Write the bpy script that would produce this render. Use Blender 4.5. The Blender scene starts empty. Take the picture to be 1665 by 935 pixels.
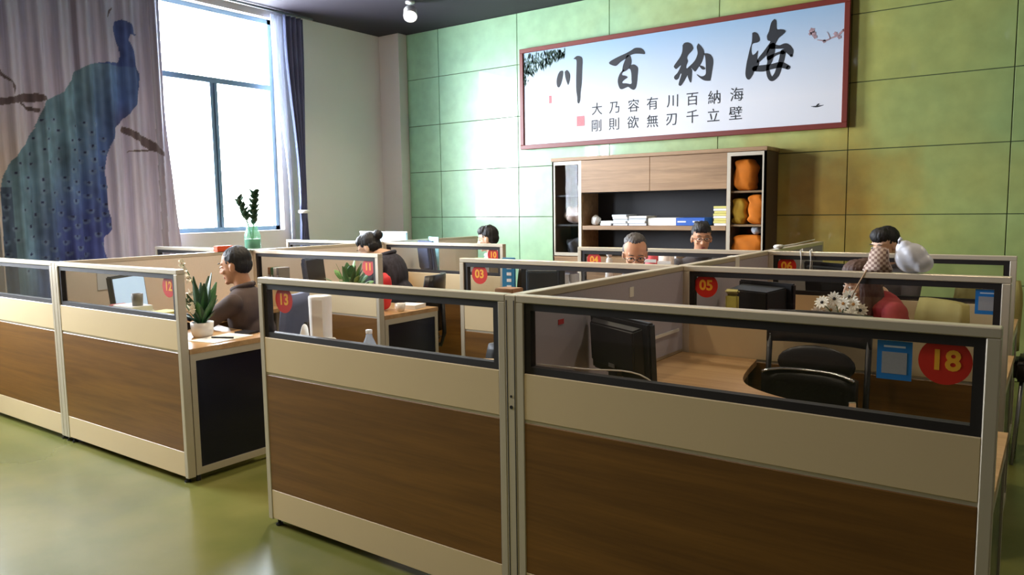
import bpy, bmesh, math, random
from mathutils import Vector, Matrix, Euler, noise

random.seed(7)
SC = bpy.context.scene
COL = SC.collection
PI = math.pi

# ---------------------------------------------------------------- camera
cam_d = bpy.data.cameras.new('camera')
cam = bpy.data.objects.new('camera', cam_d)
COL.objects.link(cam)
CR = Vector((0.8114, 0.5843, -0.0143))      # right
CU = Vector((-0.0495, 0.0931, 0.9944))      # up
CF = Vector((-0.5824, 0.8062, -0.1045))     # forward
m = Matrix((( CR.x, CU.x, -CF.x, 1.5774), (CR.y, CU.y, -CF.y, -2.1933), (CR.z, CU.z, -CF.z, 1.5077), (0, 0, 0, 1)))
cam.matrix_world = m
cam_d.sensor_width = 36.0
cam_d.lens = 36.0 * 1232.0 / 1665.0
cam_d.clip_start = 0.05
SC.camera = cam

# ---------------------------------------------------------------- sky, exposure
SC.view_settings.view_transform = 'Standard'
SC.view_settings.look = 'None'
SC.view_settings.gamma = 1.0
SC.view_settings.exposure = 0.0
SC.view_settings.use_curve_mapping = False
world = bpy.data.worlds.new('world')
SC.world = world
world.use_nodes = True
bg = world.node_tree.nodes['Background']
bg.inputs[0].default_value = (0.90, 0.93, 1.0, 1)
bg.inputs[1].default_value = 62.0
SC.cycles.max_bounces = 8
SC.cycles.diffuse_bounces = 4
SC.cycles.glossy_bounces = 4
SC.cycles.transmission_bounces = 6
SC.cycles.transparent_max_bounces = 12
SC.cycles.caustics_reflective = False
SC.cycles.caustics_refractive = False
SC.cycles.sample_clamp_indirect = 6.0

ROOM_L, ROOM_R, ROOM_B, ROOM_F, CEIL = -5.85, 4.2, 5.31, -5.2, 3.78
WINS = [(2.0, 3.52), (-1.35, 0.05)]      # window openings along the left wall
WZ0, WZ1 = 1.29, 3.70
for (y0, y1) in WINS:       # daylight enters here: sky portals in the window openings
    ld = bpy.data.lights.new('window_portal', 'AREA')
    ld.shape = 'RECTANGLE'; ld.size = WZ1 - WZ0; ld.size_y = y1 - y0
    ld.cycles.is_portal = True
    lo = bpy.data.objects.new('window_portal', ld); COL.objects.link(lo)
    lo.location = (ROOM_L - 0.16, (y0 + y1) / 2, (WZ0 + WZ1) / 2)
    lo.rotation_euler = (0, -PI / 2, 0)

# ---------------------------------------------------------------- colours and materials
def lin(c):
    c = c / 255.0
    return c / 12.92 if c <= 0.04045 else ((c + 0.055) / 1.055) ** 2.4
def rgb(r, g, b):
    return (lin(r), lin(g), lin(b), 1.0)
MATS = {}
def mat(name, col, rough=0.5, metal=0.0, var=0.06, scale=8.0, bump=0.0, spec=0.5, coat=0.0, sheen=0.0, trans=0.0, stretch=(1, 1, 1), emit=None, estr=0.0, alpha=1.0):
    if name in MATS:
        return MATS[name]
    M = bpy.data.materials.new(name); M.use_nodes = True
    nt = M.node_tree; N = nt.nodes; L = nt.links
    b = N['Principled BSDF']
    b.inputs['Roughness'].default_value = rough
    b.inputs['Metallic'].default_value = metal
    b.inputs['Specular IOR Level'].default_value = spec
    b.inputs['Coat Weight'].default_value = coat
    b.inputs['Sheen Weight'].default_value = sheen
    b.inputs['Transmission Weight'].default_value = trans
    b.inputs['Alpha'].default_value = alpha
    tc = N.new('ShaderNodeTexCoord'); mp = N.new('ShaderNodeMapping')
    mp.inputs['Scale'].default_value = stretch
    L.new(tc.outputs['Object'], mp.inputs[0])
    no = N.new('ShaderNodeTexNoise'); no.inputs['Scale'].default_value = scale; no.inputs['Detail'].default_value = 4
    L.new(mp.outputs[0], no.inputs['Vector'])
    mx = N.new('ShaderNodeMix'); mx.data_type = 'RGBA'
    mx.inputs[6].default_value = tuple(max(0, c * (1 - var * 2)) for c in col[:3]) + (1,)
    mx.inputs[7].default_value = tuple(min(1, c * (1 + var * 2)) for c in col[:3]) + (1,)
    L.new(no.outputs['Fac'], mx.inputs[0]); L.new(mx.outputs[2], b.inputs['Base Color'])
    if bump:
        bp = N.new('ShaderNodeBump'); bp.inputs['Strength'].default_value = bump; bp.inputs['Distance'].default_value = 0.01
        L.new(no.outputs['Fac'], bp.inputs['Height']); L.new(bp.outputs[0], b.inputs['Normal'])
    if emit:
        b.inputs['Emission Color'].default_value = emit; b.inputs['Emission Strength'].default_value = estr
    MATS[name] = M
    return M

def wood_mat(name, c1, c2, axis='X', rough=0.42):
    M = bpy.data.materials.new(name); M.use_nodes = True
    nt = M.node_tree; N = nt.nodes; L = nt.links; b = N['Principled BSDF']
    b.inputs['Roughness'].default_value = rough
    ge = N.new('ShaderNodeNewGeometry'); mp = N.new('ShaderNodeMapping')
    s = {'X': (0.7, 14, 14), 'Y': (14, 0.7, 14)}[axis]
    mp.inputs['Scale'].default_value = s
    L.new(ge.outputs['Position'], mp.inputs[0])
    n1 = N.new('ShaderNodeTexNoise'); n1.inputs['Scale'].default_value = 1.3; n1.inputs['Detail'].default_value = 6; n1.inputs['Distortion'].default_value = 0.8
    L.new(mp.outputs[0], n1.inputs['Vector'])
    n2 = N.new('ShaderNodeTexNoise'); n2.inputs['Scale'].default_value = 9; n2.inputs['Detail'].default_value = 3
    L.new(mp.outputs[0], n2.inputs['Vector'])
    ma = N.new('ShaderNodeMath'); ma.operation = 'MULTIPLY_ADD'; ma.inputs[1].default_value = 0.35
    L.new(n2.outputs['Fac'], ma.inputs[0]); L.new(n1.outputs['Fac'], ma.inputs[2])
    cr = N.new('ShaderNodeValToRGB')
    cr.color_ramp.elements[0].position = 0.36; cr.color_ramp.elements[0].color = c1
    cr.color_ramp.elements[1].position = 0.9; cr.color_ramp.elements[1].color = c2
    L.new(ma.outputs[0], cr.inputs[0]); L.new(cr.outputs[0], b.inputs['Base Color'])
    MATS[name] = M
    return M

def glass_mat(name, tint, gloss=0.9, rough=0.02):
    M = bpy.data.materials.new(name); M.use_nodes = True
    nt = M.node_tree; N = nt.nodes; L = nt.links
    for n in list(N):
        if n.type != 'OUTPUT_MATERIAL': N.remove(n)
    out = [n for n in N if n.type == 'OUTPUT_MATERIAL'][0]
    tr = N.new('ShaderNodeBsdfTransparent'); tr.inputs[0].default_value = tint
    gl = N.new('ShaderNodeBsdfGlossy'); gl.inputs['Roughness'].default_value = rough
    lw = N.new('ShaderNodeLayerWeight'); lw.inputs[0].default_value = 0.5
    pw = N.new('ShaderNodeMath'); pw.operation = 'POWER'; pw.inputs[1].default_value = 5.0; L.new(lw.outputs['Facing'], pw.inputs[0])
    fr = N.new('ShaderNodeMath'); fr.operation = 'MULTIPLY_ADD'; fr.inputs[1].default_value = gloss; fr.inputs[2].default_value = 0.035 * gloss; L.new(pw.outputs[0], fr.inputs[0])
    mi = N.new('ShaderNodeMixShader')
    no = N.new('ShaderNodeTexNoise'); no.inputs['Scale'].default_value = 2.0
    ma = N.new('ShaderNodeMath'); ma.operation = 'MULTIPLY'
    L.new(fr.outputs[0], ma.inputs[0])
    mr = N.new('ShaderNodeMapRange'); mr.inputs[3].default_value = 0.85; mr.inputs[4].default_value = 1.1
    L.new(no.outputs['Fac'], mr.inputs[0]); L.new(mr.outputs[0], ma.inputs[1])
    L.new(ma.outputs[0], mi.inputs[0]); L.new(tr.outputs[0], mi.inputs[1]); L.new(gl.outputs[0], mi.inputs[2])
    L.new(mi.outputs[0], out.inputs[0])
    MATS[name] = M
    return M

CREAM = mat('cream_laminate', rgb(222, 200, 158), 0.45, var=0.02, scale=3)
ALU = mat('champagne_aluminium', rgb(206, 196, 176), 0.36, 0.3, var=0.02, scale=3)
WOOD = wood_mat('walnut_laminate', rgb(94, 60, 20), rgb(132, 90, 35))
WOODY = wood_mat('walnut_laminate_deep', rgb(94, 60, 20), rgb(132, 90, 35), 'Y')
DESKW = wood_mat('oak_desk_laminate', rgb(165, 125, 82), rgb(205, 168, 122), rough=0.35)
CABW = wood_mat('light_walnut_laminate', rgb(128, 98, 68), rgb(178, 142, 104))
GASKET = mat('dark_brown_gasket', rgb(24, 17, 17), 0.6, var=0.05)
BLACK = mat('black_plastic', rgb(22, 22, 26), 0.4, var=0.08)
BLACKG = mat('black_gloss', rgb(14, 14, 18), 0.18, var=0.08)
NAVYP = mat('navy_plastic', rgb(62, 76, 106), 0.4, var=0.08)
LEATHER = mat('black_leather', rgb(24, 21, 20), 0.35, var=0.1, scale=60, bump=0.1)
GREYF = mat('grey_fabric_board', rgb(178, 174, 188), 0.9, var=0.03, scale=90, bump=0.05)
BEIGEF = mat('beige_fabric_board', rgb(228, 218, 206), 0.9, var=0.03, scale=90, bump=0.05)
CHROME = mat('chrome', rgb(235, 235, 236), 0.2, 1.0, var=0.01)
STEEL = mat('brushed_steel', rgb(170, 172, 176), 0.35, 0.9, var=0.03)
WHITEP = mat('white_plastic', rgb(232, 232, 230), 0.4, var=0.02)
PAPER = mat('white_paper', rgb(240, 240, 236), 0.8, var=0.02)
PAPERB = mat('bluish_paper', rgb(214, 222, 232), 0.8, var=0.03)
YELLOWP = mat('pale_yellow_paper', rgb(222, 214, 130), 0.8, var=0.04)
GLASS = glass_mat('partition_glass', (0.95, 0.955, 0.96, 1))
WGLASS = glass_mat('window_glass', (0.97, 0.99, 1.0, 1))
CGLASS = glass_mat('cabinet_glass', (0.92, 0.93, 0.93, 1), 0.25)
UNDERSHADE = mat('under_desk_shade', rgb(20, 22, 40), 0.2, var=0.1, scale=3)  # near-black navy stands in for the shade under the desks
RED = mat('red_sticker', rgb(206, 38, 20), 0.45, var=0.03)
YEL = mat('yellow_number', rgb(246, 178, 48), 0.45, var=0.02)
BLUE = mat('blue_card', rgb(28, 120, 196), 0.45, var=0.03)
BLUEB = mat('blue_box_card', rgb(40, 96, 190), 0.5, var=0.04)
LGREY = mat('light_grey_print', rgb(158, 158, 162), 0.6, var=0.04, scale=200)
WHITEW = mat('white_wall_paint', rgb(233, 231, 233), 0.75, var=0.02, scale=2)
GREYW = mat('grey_brown_wall_paint', rgb(124, 114, 102), 0.75, var=0.02, scale=2)
CEILM = mat('black_ceiling_paint', rgb(34, 28, 40), 0.7, var=0.1, scale=2)
WINF = mat('bloom_paled_window_frame', rgb(118, 146, 170), 0.4, 0.2, var=0.04)  # frame blue lightened: window bloom is put into the colour
REDBROWN = mat('red_brown_frame', rgb(120, 46, 34), 0.4, var=0.06)
INK = mat('black_ink', rgb(26, 28, 34), 0.6, var=0.05)
SEAL = mat('red_seal_ink', rgb(222, 120, 124), 0.6, var=0.2, scale=90)
GREENL = mat('leaf_green', rgb(52, 104, 52), 0.45, var=0.2, scale=20)
GREEND = mat('dark_leaf_green', rgb(34, 70, 44), 0.45, var=0.2, scale=20)
GREENP = mat('pale_leaf_green', rgb(120, 172, 100), 0.5, var=0.2, scale=20)
CERAM = mat('white_ceramic', rgb(226, 222, 216), 0.25, var=0.02)
SOIL = mat('potting_soil', rgb(60, 44, 32), 0.95, var=0.2, scale=60)
OLIVE = mat('olive_fabric', rgb(148, 138, 78), 0.85, var=0.06, scale=80)
ORANGE = mat('orange_cloth', rgb(236, 128, 22), 0.8, var=0.12, scale=14, bump=0.2)
OCHRE = mat('ochre_cloth', rgb(196, 150, 40), 0.8, var=0.12, scale=14, bump=0.2)
CABDARK = mat('dark_cabinet_interior', rgb(22, 18, 22), 0.6, var=0.06)
BROWNB = mat('brown_cardboard', rgb(150, 112, 76), 0.8, var=0.05)

# ---------------------------------------------------------------- geometry helpers
def box(bm, x0, x1, y0, y1, z0, z1):
    vs = [bm.verts.new(p) for p in ((x0, y0, z0), (x1, y0, z0), (x1, y1, z0), (x0, y1, z0), (x0, y0, z1), (x1, y0, z1), (x1, y1, z1), (x0, y1, z1))]
    for f in ((3, 2, 1, 0), (4, 5, 6, 7), (0, 1, 5, 4), (1, 2, 6, 5), (2, 3, 7, 6), (3, 0, 4, 7)):
        bm.faces.new([vs[i] for i in f])
    return vs
def boxes(*bs):
    bm = bmesh.new()
    for b in bs: box(bm, *b)
    return bm
def bevel(bm, w, seg=2):
    bmesh.ops.bevel(bm, geom=bm.edges[:], offset=w, segments=seg, affect='EDGES', clamp_overlap=True)
    return bm
def rbox(x0, x1, y0, y1, z0, z1, w=0.01, seg=3):
    return bevel(boxes((x0, x1, y0, y1, z0, z1)), w, seg)
def prism(poly, a0, a1, plane='XY', bm=None):
    bm = bm or bmesh.new()
    def P(p, a):
        return {'XY': (p[0], p[1], a), 'XZ': (p[0], a, p[1]), 'YZ': (a, p[0], p[1])}[plane]
    lo = [bm.verts.new(P(p, a0)) for p in poly]; hi = [bm.verts.new(P(p, a1)) for p in poly]
    n = len(poly)
    fs = [bm.faces.new(lo), bm.faces.new(hi)]
    for i in range(n): fs.append(bm.faces.new((lo[i], lo[(i + 1) % n], hi[(i + 1) % n], hi[i])))
    bmesh.ops.recalc_face_normals(bm, faces=fs)
    return bm
def lathe(prof, n=20, c=(0, 0, 0), bm=None):
    bm = bm or bmesh.new()
    rings = []
    for r, z in prof:
        rings.append([bm.verts.new((c[0] + r * math.cos(2 * PI * i / n), c[1] + r * math.sin(2 * PI * i / n), c[2] + z)) for i in range(n)])
    for a, b in zip(rings, rings[1:]):
        for i in range(n): bm.faces.new((a[i], a[(i + 1) % n], b[(i + 1) % n], b[i]))
    bm.faces.new(rings[0][::-1]); bm.faces.new(rings[-1])
    return bm
def tube(pts, rad, n=8, bm=None):
    bm = bm or bmesh.new()
    pts = [Vector(p) for p in pts]
    rads = rad if isinstance(rad, (list, tuple)) else [rad] * len(pts)
    rings = []
    up = Vector((0.13, 0.21, 1)).normalized()
    for i, p in enumerate(pts):
        t = (pts[min(i + 1, len(pts) - 1)] - pts[max(i - 1, 0)]).normalized()
        a = t.cross(up)
        if a.length < 1e-3: a = t.cross(Vector((1, 0, 0)))
        a.normalize(); b = t.cross(a)
        rings.append([bm.verts.new(p + (a * math.cos(2 * PI * k / n) + b * math.sin(2 * PI * k / n)) * rads[i]) for k in range(n)])
    for r0, r1 in zip(rings, rings[1:]):
        for k in range(n): bm.faces.new((r0[k], r0[(k + 1) % n], r1[(k + 1) % n], r1[k]))
    bm.faces.new(rings[0][::-1]); bm.faces.new(rings[-1])
    return bm
def ell(bm, c, r, seg=20, rings=12, rot=None):
    M = Matrix.Translation(c) @ (rot.to_matrix().to_4x4() if rot else Matrix()) @ Matrix.Diagonal((r[0], r[1], r[2], 1))
    bmesh.ops.create_uvsphere(bm, u_segments=seg, v_segments=rings, radius=1.0, matrix=M)
    return bm
def cap(bm, a, b, ra, rb, n=14):
    """tapered capsule"""
    a = Vector(a); b = Vector(b)
    ell(bm, a, (ra,) * 3, n, 10); ell(bm, b, (rb,) * 3, n, 10)
    tube([a, b], [ra, rb], n, bm)
    return bm
def spline(pts, n=6):
    out = []
    P = [Vector(p) for p in pts]
    for i in range(len(P) - 1):
        p0 = P[max(i - 1, 0)]; p1 = P[i]; p2 = P[i + 1]; p3 = P[min(i + 2, len(P) - 1)]
        for k in range(n):
            t = k / n
            out.append(0.5 * ((2 * p1) + (-p0 + p2) * t + (2 * p0 - 5 * p1 + 4 * p2 - p3) * t * t + (-p0 + 3 * p1 - 3 * p2 + p3) * t ** 3))
    out.append(P[-1])
    return out

def mesh_of(bm, name, smooth=False):
    me = bpy.data.meshes.new(name)
    bm.normal_update(); bm.to_mesh(me); bm.free()
    if smooth:
        me.polygons.foreach_set('use_smooth', [True] * len(me.polygons))
    return me
def obj(name, bm, material, parent=None, smooth=False, loc=None, rot=None):
    me = bm if isinstance(bm, bpy.types.Mesh) else mesh_of(bm, name, smooth)
    if not me.materials: me.materials.append(material)
    o = bpy.data.objects.new(name, me); COL.objects.link(o)
    if parent: o.parent = parent
    if loc: o.location = loc
    if rot: o.rotation_euler = rot
    return o
def tag(o, label, cat, group=None):
    o['label'] = label; o['category'] = cat
    if group: o['group'] = group
    return o
def thing(name, label, cat, loc=(0, 0, 0), rz=0.0, group=None):
    o = bpy.data.objects.new(name, None); COL.objects.link(o)
    o.empty_display_size = 0.1
    o.location = loc; o.rotation_euler = (0, 0, rz)
    return tag(o, label, cat, group)
def struct(name, bm, material, smooth=False):
    o = obj(name, bm, material, smooth=smooth); o['kind'] = 'structure'
    return o
def remesh(bm, vox, smooth=4, name='m'):
    """fuse overlapping closed shapes into one continuous smooth surface"""
    me = mesh_of(bm, name)
    o = bpy.data.objects.new('tmp', me); COL.objects.link(o)
    r = o.modifiers.new('r', 'REMESH'); r.mode = 'VOXEL'; r.voxel_size = vox; r.use_smooth_shade = True
    if smooth:
        s = o.modifiers.new('s', 'SMOOTH'); s.iterations = smooth; s.factor = 0.5
    dg = bpy.context.evaluated_depsgraph_get()
    out = bpy.data.meshes.new_from_object(o.evaluated_get(dg))
    bpy.data.objects.remove(o); bpy.data.meshes.remove(me)
    out.name = name
    out.polygons.foreach_set('use_smooth', [True] * len(out.polygons))
    out.materials.clear()
    return out
def text_mesh(s, size, thick=0.0006, bold=0.0):
    cu = bpy.data.curves.new('txt', 'FONT'); cu.body = s; cu.size = size
    cu.align_x = 'CENTER'; cu.align_y = 'CENTER'; cu.extrude = thick; cu.offset = bold; cu.resolution_u = 3
    o = bpy.data.objects.new('txt', cu); COL.objects.link(o)
    dg = bpy.context.evaluated_depsgraph_get()
    me = bpy.data.meshes.new_from_object(o.evaluated_get(dg))
    bpy.data.objects.remove(o); bpy.data.curves.remove(cu)
    me.materials.clear()
    return me

# ---------------------------------------------------------------- the room
def tile_material():
    M = bpy.data.materials.new('glazed_green_tile'); M.use_nodes = True
    nt = M.node_tree; N = nt.nodes; L = nt.links; b = N['Principled BSDF']
    b.inputs['Roughness'].default_value = 0.34
    b.inputs['Specular IOR Level'].default_value = 0.5
    b.inputs['Coat Weight'].default_value = 0.8
    b.inputs['Coat Roughness'].default_value = 0.04
    ge = N.new('ShaderNodeNewGeometry'); sx = N.new('ShaderNodeSeparateXYZ'); L.new(ge.outputs['Position'], sx.inputs[0])
    n1 = N.new('ShaderNodeTexNoise'); n1.inputs['Scale'].default_value = 0.9; n1.inputs['Detail'].default_value = 5
    L.new(ge.outputs['Position'], n1.inputs['Vector'])
    ad = N.new('ShaderNodeMath'); ad.operation = 'MULTIPLY_ADD'; ad.inputs[1].default_value = 3.2
    L.new(n1.outputs['Fac'], ad.inputs[0]); L.new(sx.outputs[0], ad.inputs[2])
    mr = N.new('ShaderNodeMapRange'); mr.inputs[1].default_value = -4.2; mr.inputs[2].default_value = 5.0
    L.new(ad.outputs[0], mr.inputs[0])
    cr = N.new('ShaderNodeValToRGB'); e = cr.color_ramp.elements
    e[0].position = 0.0; e[0].color = rgb(146, 194, 160)
    e[1].position = 1.0; e[1].color = rgb(128, 166, 112)
    for p, c in ((0.30, rgb(166, 204, 158)), (0.50, rgb(180, 194, 126)), (0.64, rgb(182, 182, 100)), (0.80, rgb(154, 176, 110))):
        k = e.new(p); k.color = c
    L.new(mr.outputs[0], cr.inputs[0])
    # ochre cloud in the print right of the cabinet
    vd = N.new('ShaderNodeVectorMath'); vd.operation = 'DISTANCE'; vd.inputs[1].default_value = (-0.25, ROOM_B, 1.45)
    L.new(ge.outputs['Position'], vd.inputs[0])
    n2 = N.new('ShaderNodeTexNoise'); n2.inputs['Scale'].default_value = 2.6; n2.inputs['Detail'].default_value = 6
    L.new(ge.outputs['Position'], n2.inputs['Vector'])
    a2 = N.new('ShaderNodeMath'); a2.operation = 'MULTIPLY_ADD'; a2.inputs[1].default_value = 1.2
    L.new(n2.outputs['Fac'], a2.inputs[0]); L.new(vd.outputs['Value'], a2.inputs[2])
    m2 = N.new('ShaderNodeMapRange'); m2.inputs[1].default_value = 0.75; m2.inputs[2].default_value = 1.6; m2.inputs[3].default_value = 0.85; m2.inputs[4].default_value = 0.0
    L.new(a2.outputs[0], m2.inputs[0])
    mx = N.new('ShaderNodeMix'); mx.data_type = 'RGBA'; mx.inputs[7].default_value = rgb(186, 142, 52)
    L.new(m2.outputs[0], mx.inputs[0]); L.new(cr.outputs[0], mx.inputs[6])
    n3 = N.new('ShaderNodeTexNoise'); n3.inputs['Scale'].default_value = 7; n3.inputs['Detail'].default_value = 6
    L.new(ge.outputs['Position'], n3.inputs['Vector'])
    m3 = N.new('ShaderNodeMapRange'); m3.inputs[3].default_value = 0.74; m3.inputs[4].default_value = 1.24
    L.new(n3.outputs['Fac'], m3.inputs[0])
    vm = N.new('ShaderNodeVectorMath'); vm.operation = 'MULTIPLY'
    L.new(mx.outputs[2], vm.inputs[0]); L.new(m3.outputs[0], vm.inputs[1])
    L.new(vm.outputs[0], b.inputs['Base Color'])
    nb = N.new('ShaderNodeTexNoise'); nb.inputs['Scale'].default_value = 1.6
    L.new(ge.outputs['Position'], nb.inputs['Vector'])
    bp = N.new('ShaderNodeBump'); bp.inputs['Strength'].default_value = 0.05; bp.inputs['Distance'].default_value = 0.05
    L.new(nb.outputs['Fac'], bp.inputs['Height']); L.new(bp.outputs[0], b.inputs['Normal'])
    return M
def floor_material():
    M = bpy.data.materials.new('green_epoxy_floor'); M.use_nodes = True
    nt = M.node_tree; N = nt.nodes; L = nt.links; b = N['Principled BSDF']
    b.inputs['Roughness'].default_value = 0.26
    ge = N.new('ShaderNodeNewGeometry')
    n1 = N.new('ShaderNodeTexNoise'); n1.inputs['Scale'].default_value = 1.4; n1.inputs['Detail'].default_value = 5
    L.new(ge.outputs['Position'], n1.inputs['Vector'])
    cr = N.new('ShaderNodeValToRGB'); e = cr.color_ramp.elements
    e[0].position = 0.3; e[0].color = rgb(86, 92, 42); e[1].position = 0.72; e[1].color = rgb(116, 112, 60)
    L.new(n1.outputs['Fac'], cr.inputs[0]); L.new(cr.outputs[0], b.inputs['Base Color'])
    bp = N.new('ShaderNodeBump'); bp.inputs['Strength'].default_value = 0.06; bp.inputs['Distance'].default_value = 0.05
    L.new(n1.outputs['Fac'], bp.inputs['Height']); L.new(bp.outputs[0], b.inputs['Normal'])
    return M
TILE = tile_material(); FLOORM = floor_material()
GROUT = mat('tile_joint', rgb(70, 84, 56), 0.8)

struct('floor', boxes((ROOM_L - 0.3, ROOM_R + 0.2, ROOM_F - 0.2, ROOM_B + 0.3, -0.12, 0.0)), FLOORM)
struct('ceiling', boxes((ROOM_L - 0.3, ROOM_R + 0.2, ROOM_F - 0.2, ROOM_B + 0.3, CEIL, CEIL + 0.12)), CEILM)
# left wall with its window openings
bm = bmesh.new()
W0, W1 = ROOM_L - 0.22, ROOM_L
box(bm, W0, W1, ROOM_F, ROOM_B, 0, WZ0); box(bm, W0, W1, ROOM_F, ROOM_B, WZ1, CEIL)
ys = [ROOM_F] + [v for w in sorted(WINS) for v in w] + [ROOM_B]
for a, b_ in zip(ys[::2], ys[1::2]): box(bm, W0, W1, a, b_, WZ0, WZ1)
struct('wall_left', bm, WHITEW)
struct('wall_right', boxes((ROOM_R, ROOM_R + 0.15, ROOM_F, ROOM_B, 0, CEIL)), GREYW)
struct('wall_front', boxes((ROOM_L, ROOM_R, ROOM_F - 0.15, ROOM_F, 0, CEIL)), GREYW)
struct('wall_corner', boxes((ROOM_L - 0.2, -5.50, 5.16, ROOM_B + 0.2, 0, CEIL)), WHITEW)
wb = struct('wall_back', boxes((-5.5, ROOM_R, ROOM_B + 0.012, ROOM_B + 0.2, 0, CEIL)), GROUT)
TX = [-5.5, -4.95, -3.72, -2.49, -1.26, -0.03, 1.22, 2.46, 3.70, ROOM_R]
TZ = [0.0, 0.21, 0.805, 1.40, 1.99, 2.59, 3.19, CEIL]
g = 0.0035
for i in range(len(TX) - 1):
    for k in range(len(TZ) - 1):
        bm = bevel(boxes((TX[i] + g, TX[i + 1] - g, ROOM_B, ROOM_B + 0.012, TZ[k] + g, TZ[k + 1] - g)), 0.002, 1)
        obj('tile', bm, TILE, wb)

# windows
for n, (y0, y1) in enumerate(WINS):
    X0, X1 = ROOM_L - 0.15, ROOM_L - 0.09
    w = 0.05
    ym = y0 + 0.487 * (y1 - y0); zt = 2.93
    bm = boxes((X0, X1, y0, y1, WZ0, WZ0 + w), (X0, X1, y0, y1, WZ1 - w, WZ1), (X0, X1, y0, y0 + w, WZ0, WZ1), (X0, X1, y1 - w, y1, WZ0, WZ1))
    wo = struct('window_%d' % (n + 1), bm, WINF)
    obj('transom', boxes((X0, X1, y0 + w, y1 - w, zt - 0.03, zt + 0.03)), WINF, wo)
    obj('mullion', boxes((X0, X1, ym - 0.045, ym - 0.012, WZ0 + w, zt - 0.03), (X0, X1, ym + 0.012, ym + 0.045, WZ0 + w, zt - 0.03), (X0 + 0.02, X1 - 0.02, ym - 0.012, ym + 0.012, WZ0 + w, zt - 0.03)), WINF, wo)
    xg = (X0 + X1) / 2
    for (a, b_, c, d_) in ((y0 + w, ym - 0.045, WZ0 + w, zt - 0.03), (ym + 0.045, y1 - w, WZ0 + w, zt - 0.03), (y0 + w, y1 - w, zt + 0.03, WZ1 - w)):
        obj('pane', boxes((xg - 0.003, xg + 0.003, a, b_, c, d_)), WGLASS, wo)

HAI_WATER = [(-0.913, 3.148), (-0.890, 3.153), (-0.863, 3.135), (-0.843, 3.095), (-0.841, 3.069), (-0.858, 3.053), (-0.888, 3.050), (-0.907, 3.045), (-0.918, 3.024), (-0.919, 2.973), (-0.907, 2.941), (-0.878, 2.953), (-0.856, 2.976), (-0.859, 2.935), (-0.862, 2.899), (-0.847, 2.886), (-0.842, 2.859), (-0.853, 2.824), (-0.883, 2.790), (-0.901, 2.755), (-0.931, 2.713), (-0.959, 2.724), (-0.973, 2.770), (-0.965, 2.859), (-0.951, 2.925), (-0.933, 3.004), (-0.915, 3.068)]
HAI_TOP = [(-0.705, 3.247), (-0.686, 3.226), (-0.682, 3.153), (-0.644, 3.144), (-0.611, 3.134), (-0.600, 3.116), (-0.621, 3.093), (-0.664, 3.063), (-0.689, 3.019), (-0.714, 3.005), (-0.743, 2.972), (-0.772, 2.924), (-0.831, 2.873), (-0.861, 2.862), (-0.855, 2.898), (-0.803, 2.958), (-0.766, 3.004), (-0.738, 3.044), (-0.764, 3.059), (-0.772, 3.100), (-0.754, 3.141), (-0.734, 3.218)]
HAI_A = [(-0.729, 2.999, 0.050), (-0.655, 2.982, 0.033), (-0.597, 2.982, 0.054), (-0.556, 2.933, 0.063), (-0.540, 2.888, 0.025)]
HAI_B = [(-0.714, 3.005, 0.050), (-0.735, 2.934, 0.075), (-0.741, 2.862, 0.046), (-0.759, 2.805, 0.028), (-0.746, 2.730, 0.037), (-0.715, 2.694, 0.043), (-0.675, 2.730, 0.050), (-0.651, 2.793, 0.050), (-0.630, 2.863, 0.050), (-0.617, 2.934, 0.050)]
HAI_C = [(-0.749, 2.892, 0.042), (-0.683, 2.920, 0.025), (-0.617, 2.934, 0.025)]
HAI_D = [(-0.883, 2.809, 0.050), (-0.800, 2.803, 0.062), (-0.725, 2.809, 0.050), (-0.637, 2.816, 0.053), (-0.567, 2.783, 0.038)]
NA_SILK = [(-1.624, 3.127), (-1.603, 3.148), (-1.564, 3.148), (-1.528, 3.125), (-1.510, 3.087), (-1.522, 3.061), (-1.557, 3.030), (-1.576, 2.997), (-1.565, 2.962), (-1.580, 2.928), (-1.583, 2.895), (-1.556, 2.895), (-1.526, 2.883), (-1.521, 2.844), (-1.527, 2.756), (-1.542, 2.754), (-1.564, 2.804), (-1.567, 2.826), (-1.591, 2.790), (-1.626, 2.738), (-1.647, 2.726), (-1.664, 2.742), (-1.651, 2.791), (-1.633, 2.842), (-1.646, 2.844), (-1.666, 2.801), (-1.694, 2.791), (-1.714, 2.812), (-1.707, 2.834), (-1.676, 2.861), (-1.646, 2.913), (-1.640, 2.932), (-1.664, 2.916), (-1.692, 2.899), (-1.713, 2.916), (-1.715, 2.935), (-1.683, 2.974), (-1.647, 3.019), (-1.627, 3.067)]
NA_PERSON = [(-1.457, 3.124), (-1.434, 3.102), (-1.404, 3.060), (-1.394, 3.020), (-1.408, 2.962), (-1.431, 2.916), (-1.460, 2.881), (-1.475, 2.860), (-1.490, 2.852), (-1.514, 2.876), (-1.526, 2.888), (-1.568, 2.893), (-1.520, 2.932), (-1.491, 2.961), (-1.471, 2.997), (-1.462, 3.035), (-1.473, 3.091)]
NA_DOT = [(-1.446, 2.906), (-1.408, 2.896), (-1.381, 2.871), (-1.392, 2.859), (-1.419, 2.868)]
NA_FRAME = [(-1.409, 3.017), (-1.368, 3.016), (-1.327, 2.996), (-1.303, 2.955), (-1.300, 2.906), (-1.311, 2.831), (-1.324, 2.756), (-1.336, 2.743), (-1.388, 2.752), (-1.430, 2.778), (-1.468, 2.816), (-1.460, 2.819), (-1.424, 2.797), (-1.389, 2.801), (-1.374, 2.822), (-1.375, 2.871), (-1.378, 2.942), (-1.388, 2.998)]
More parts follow.
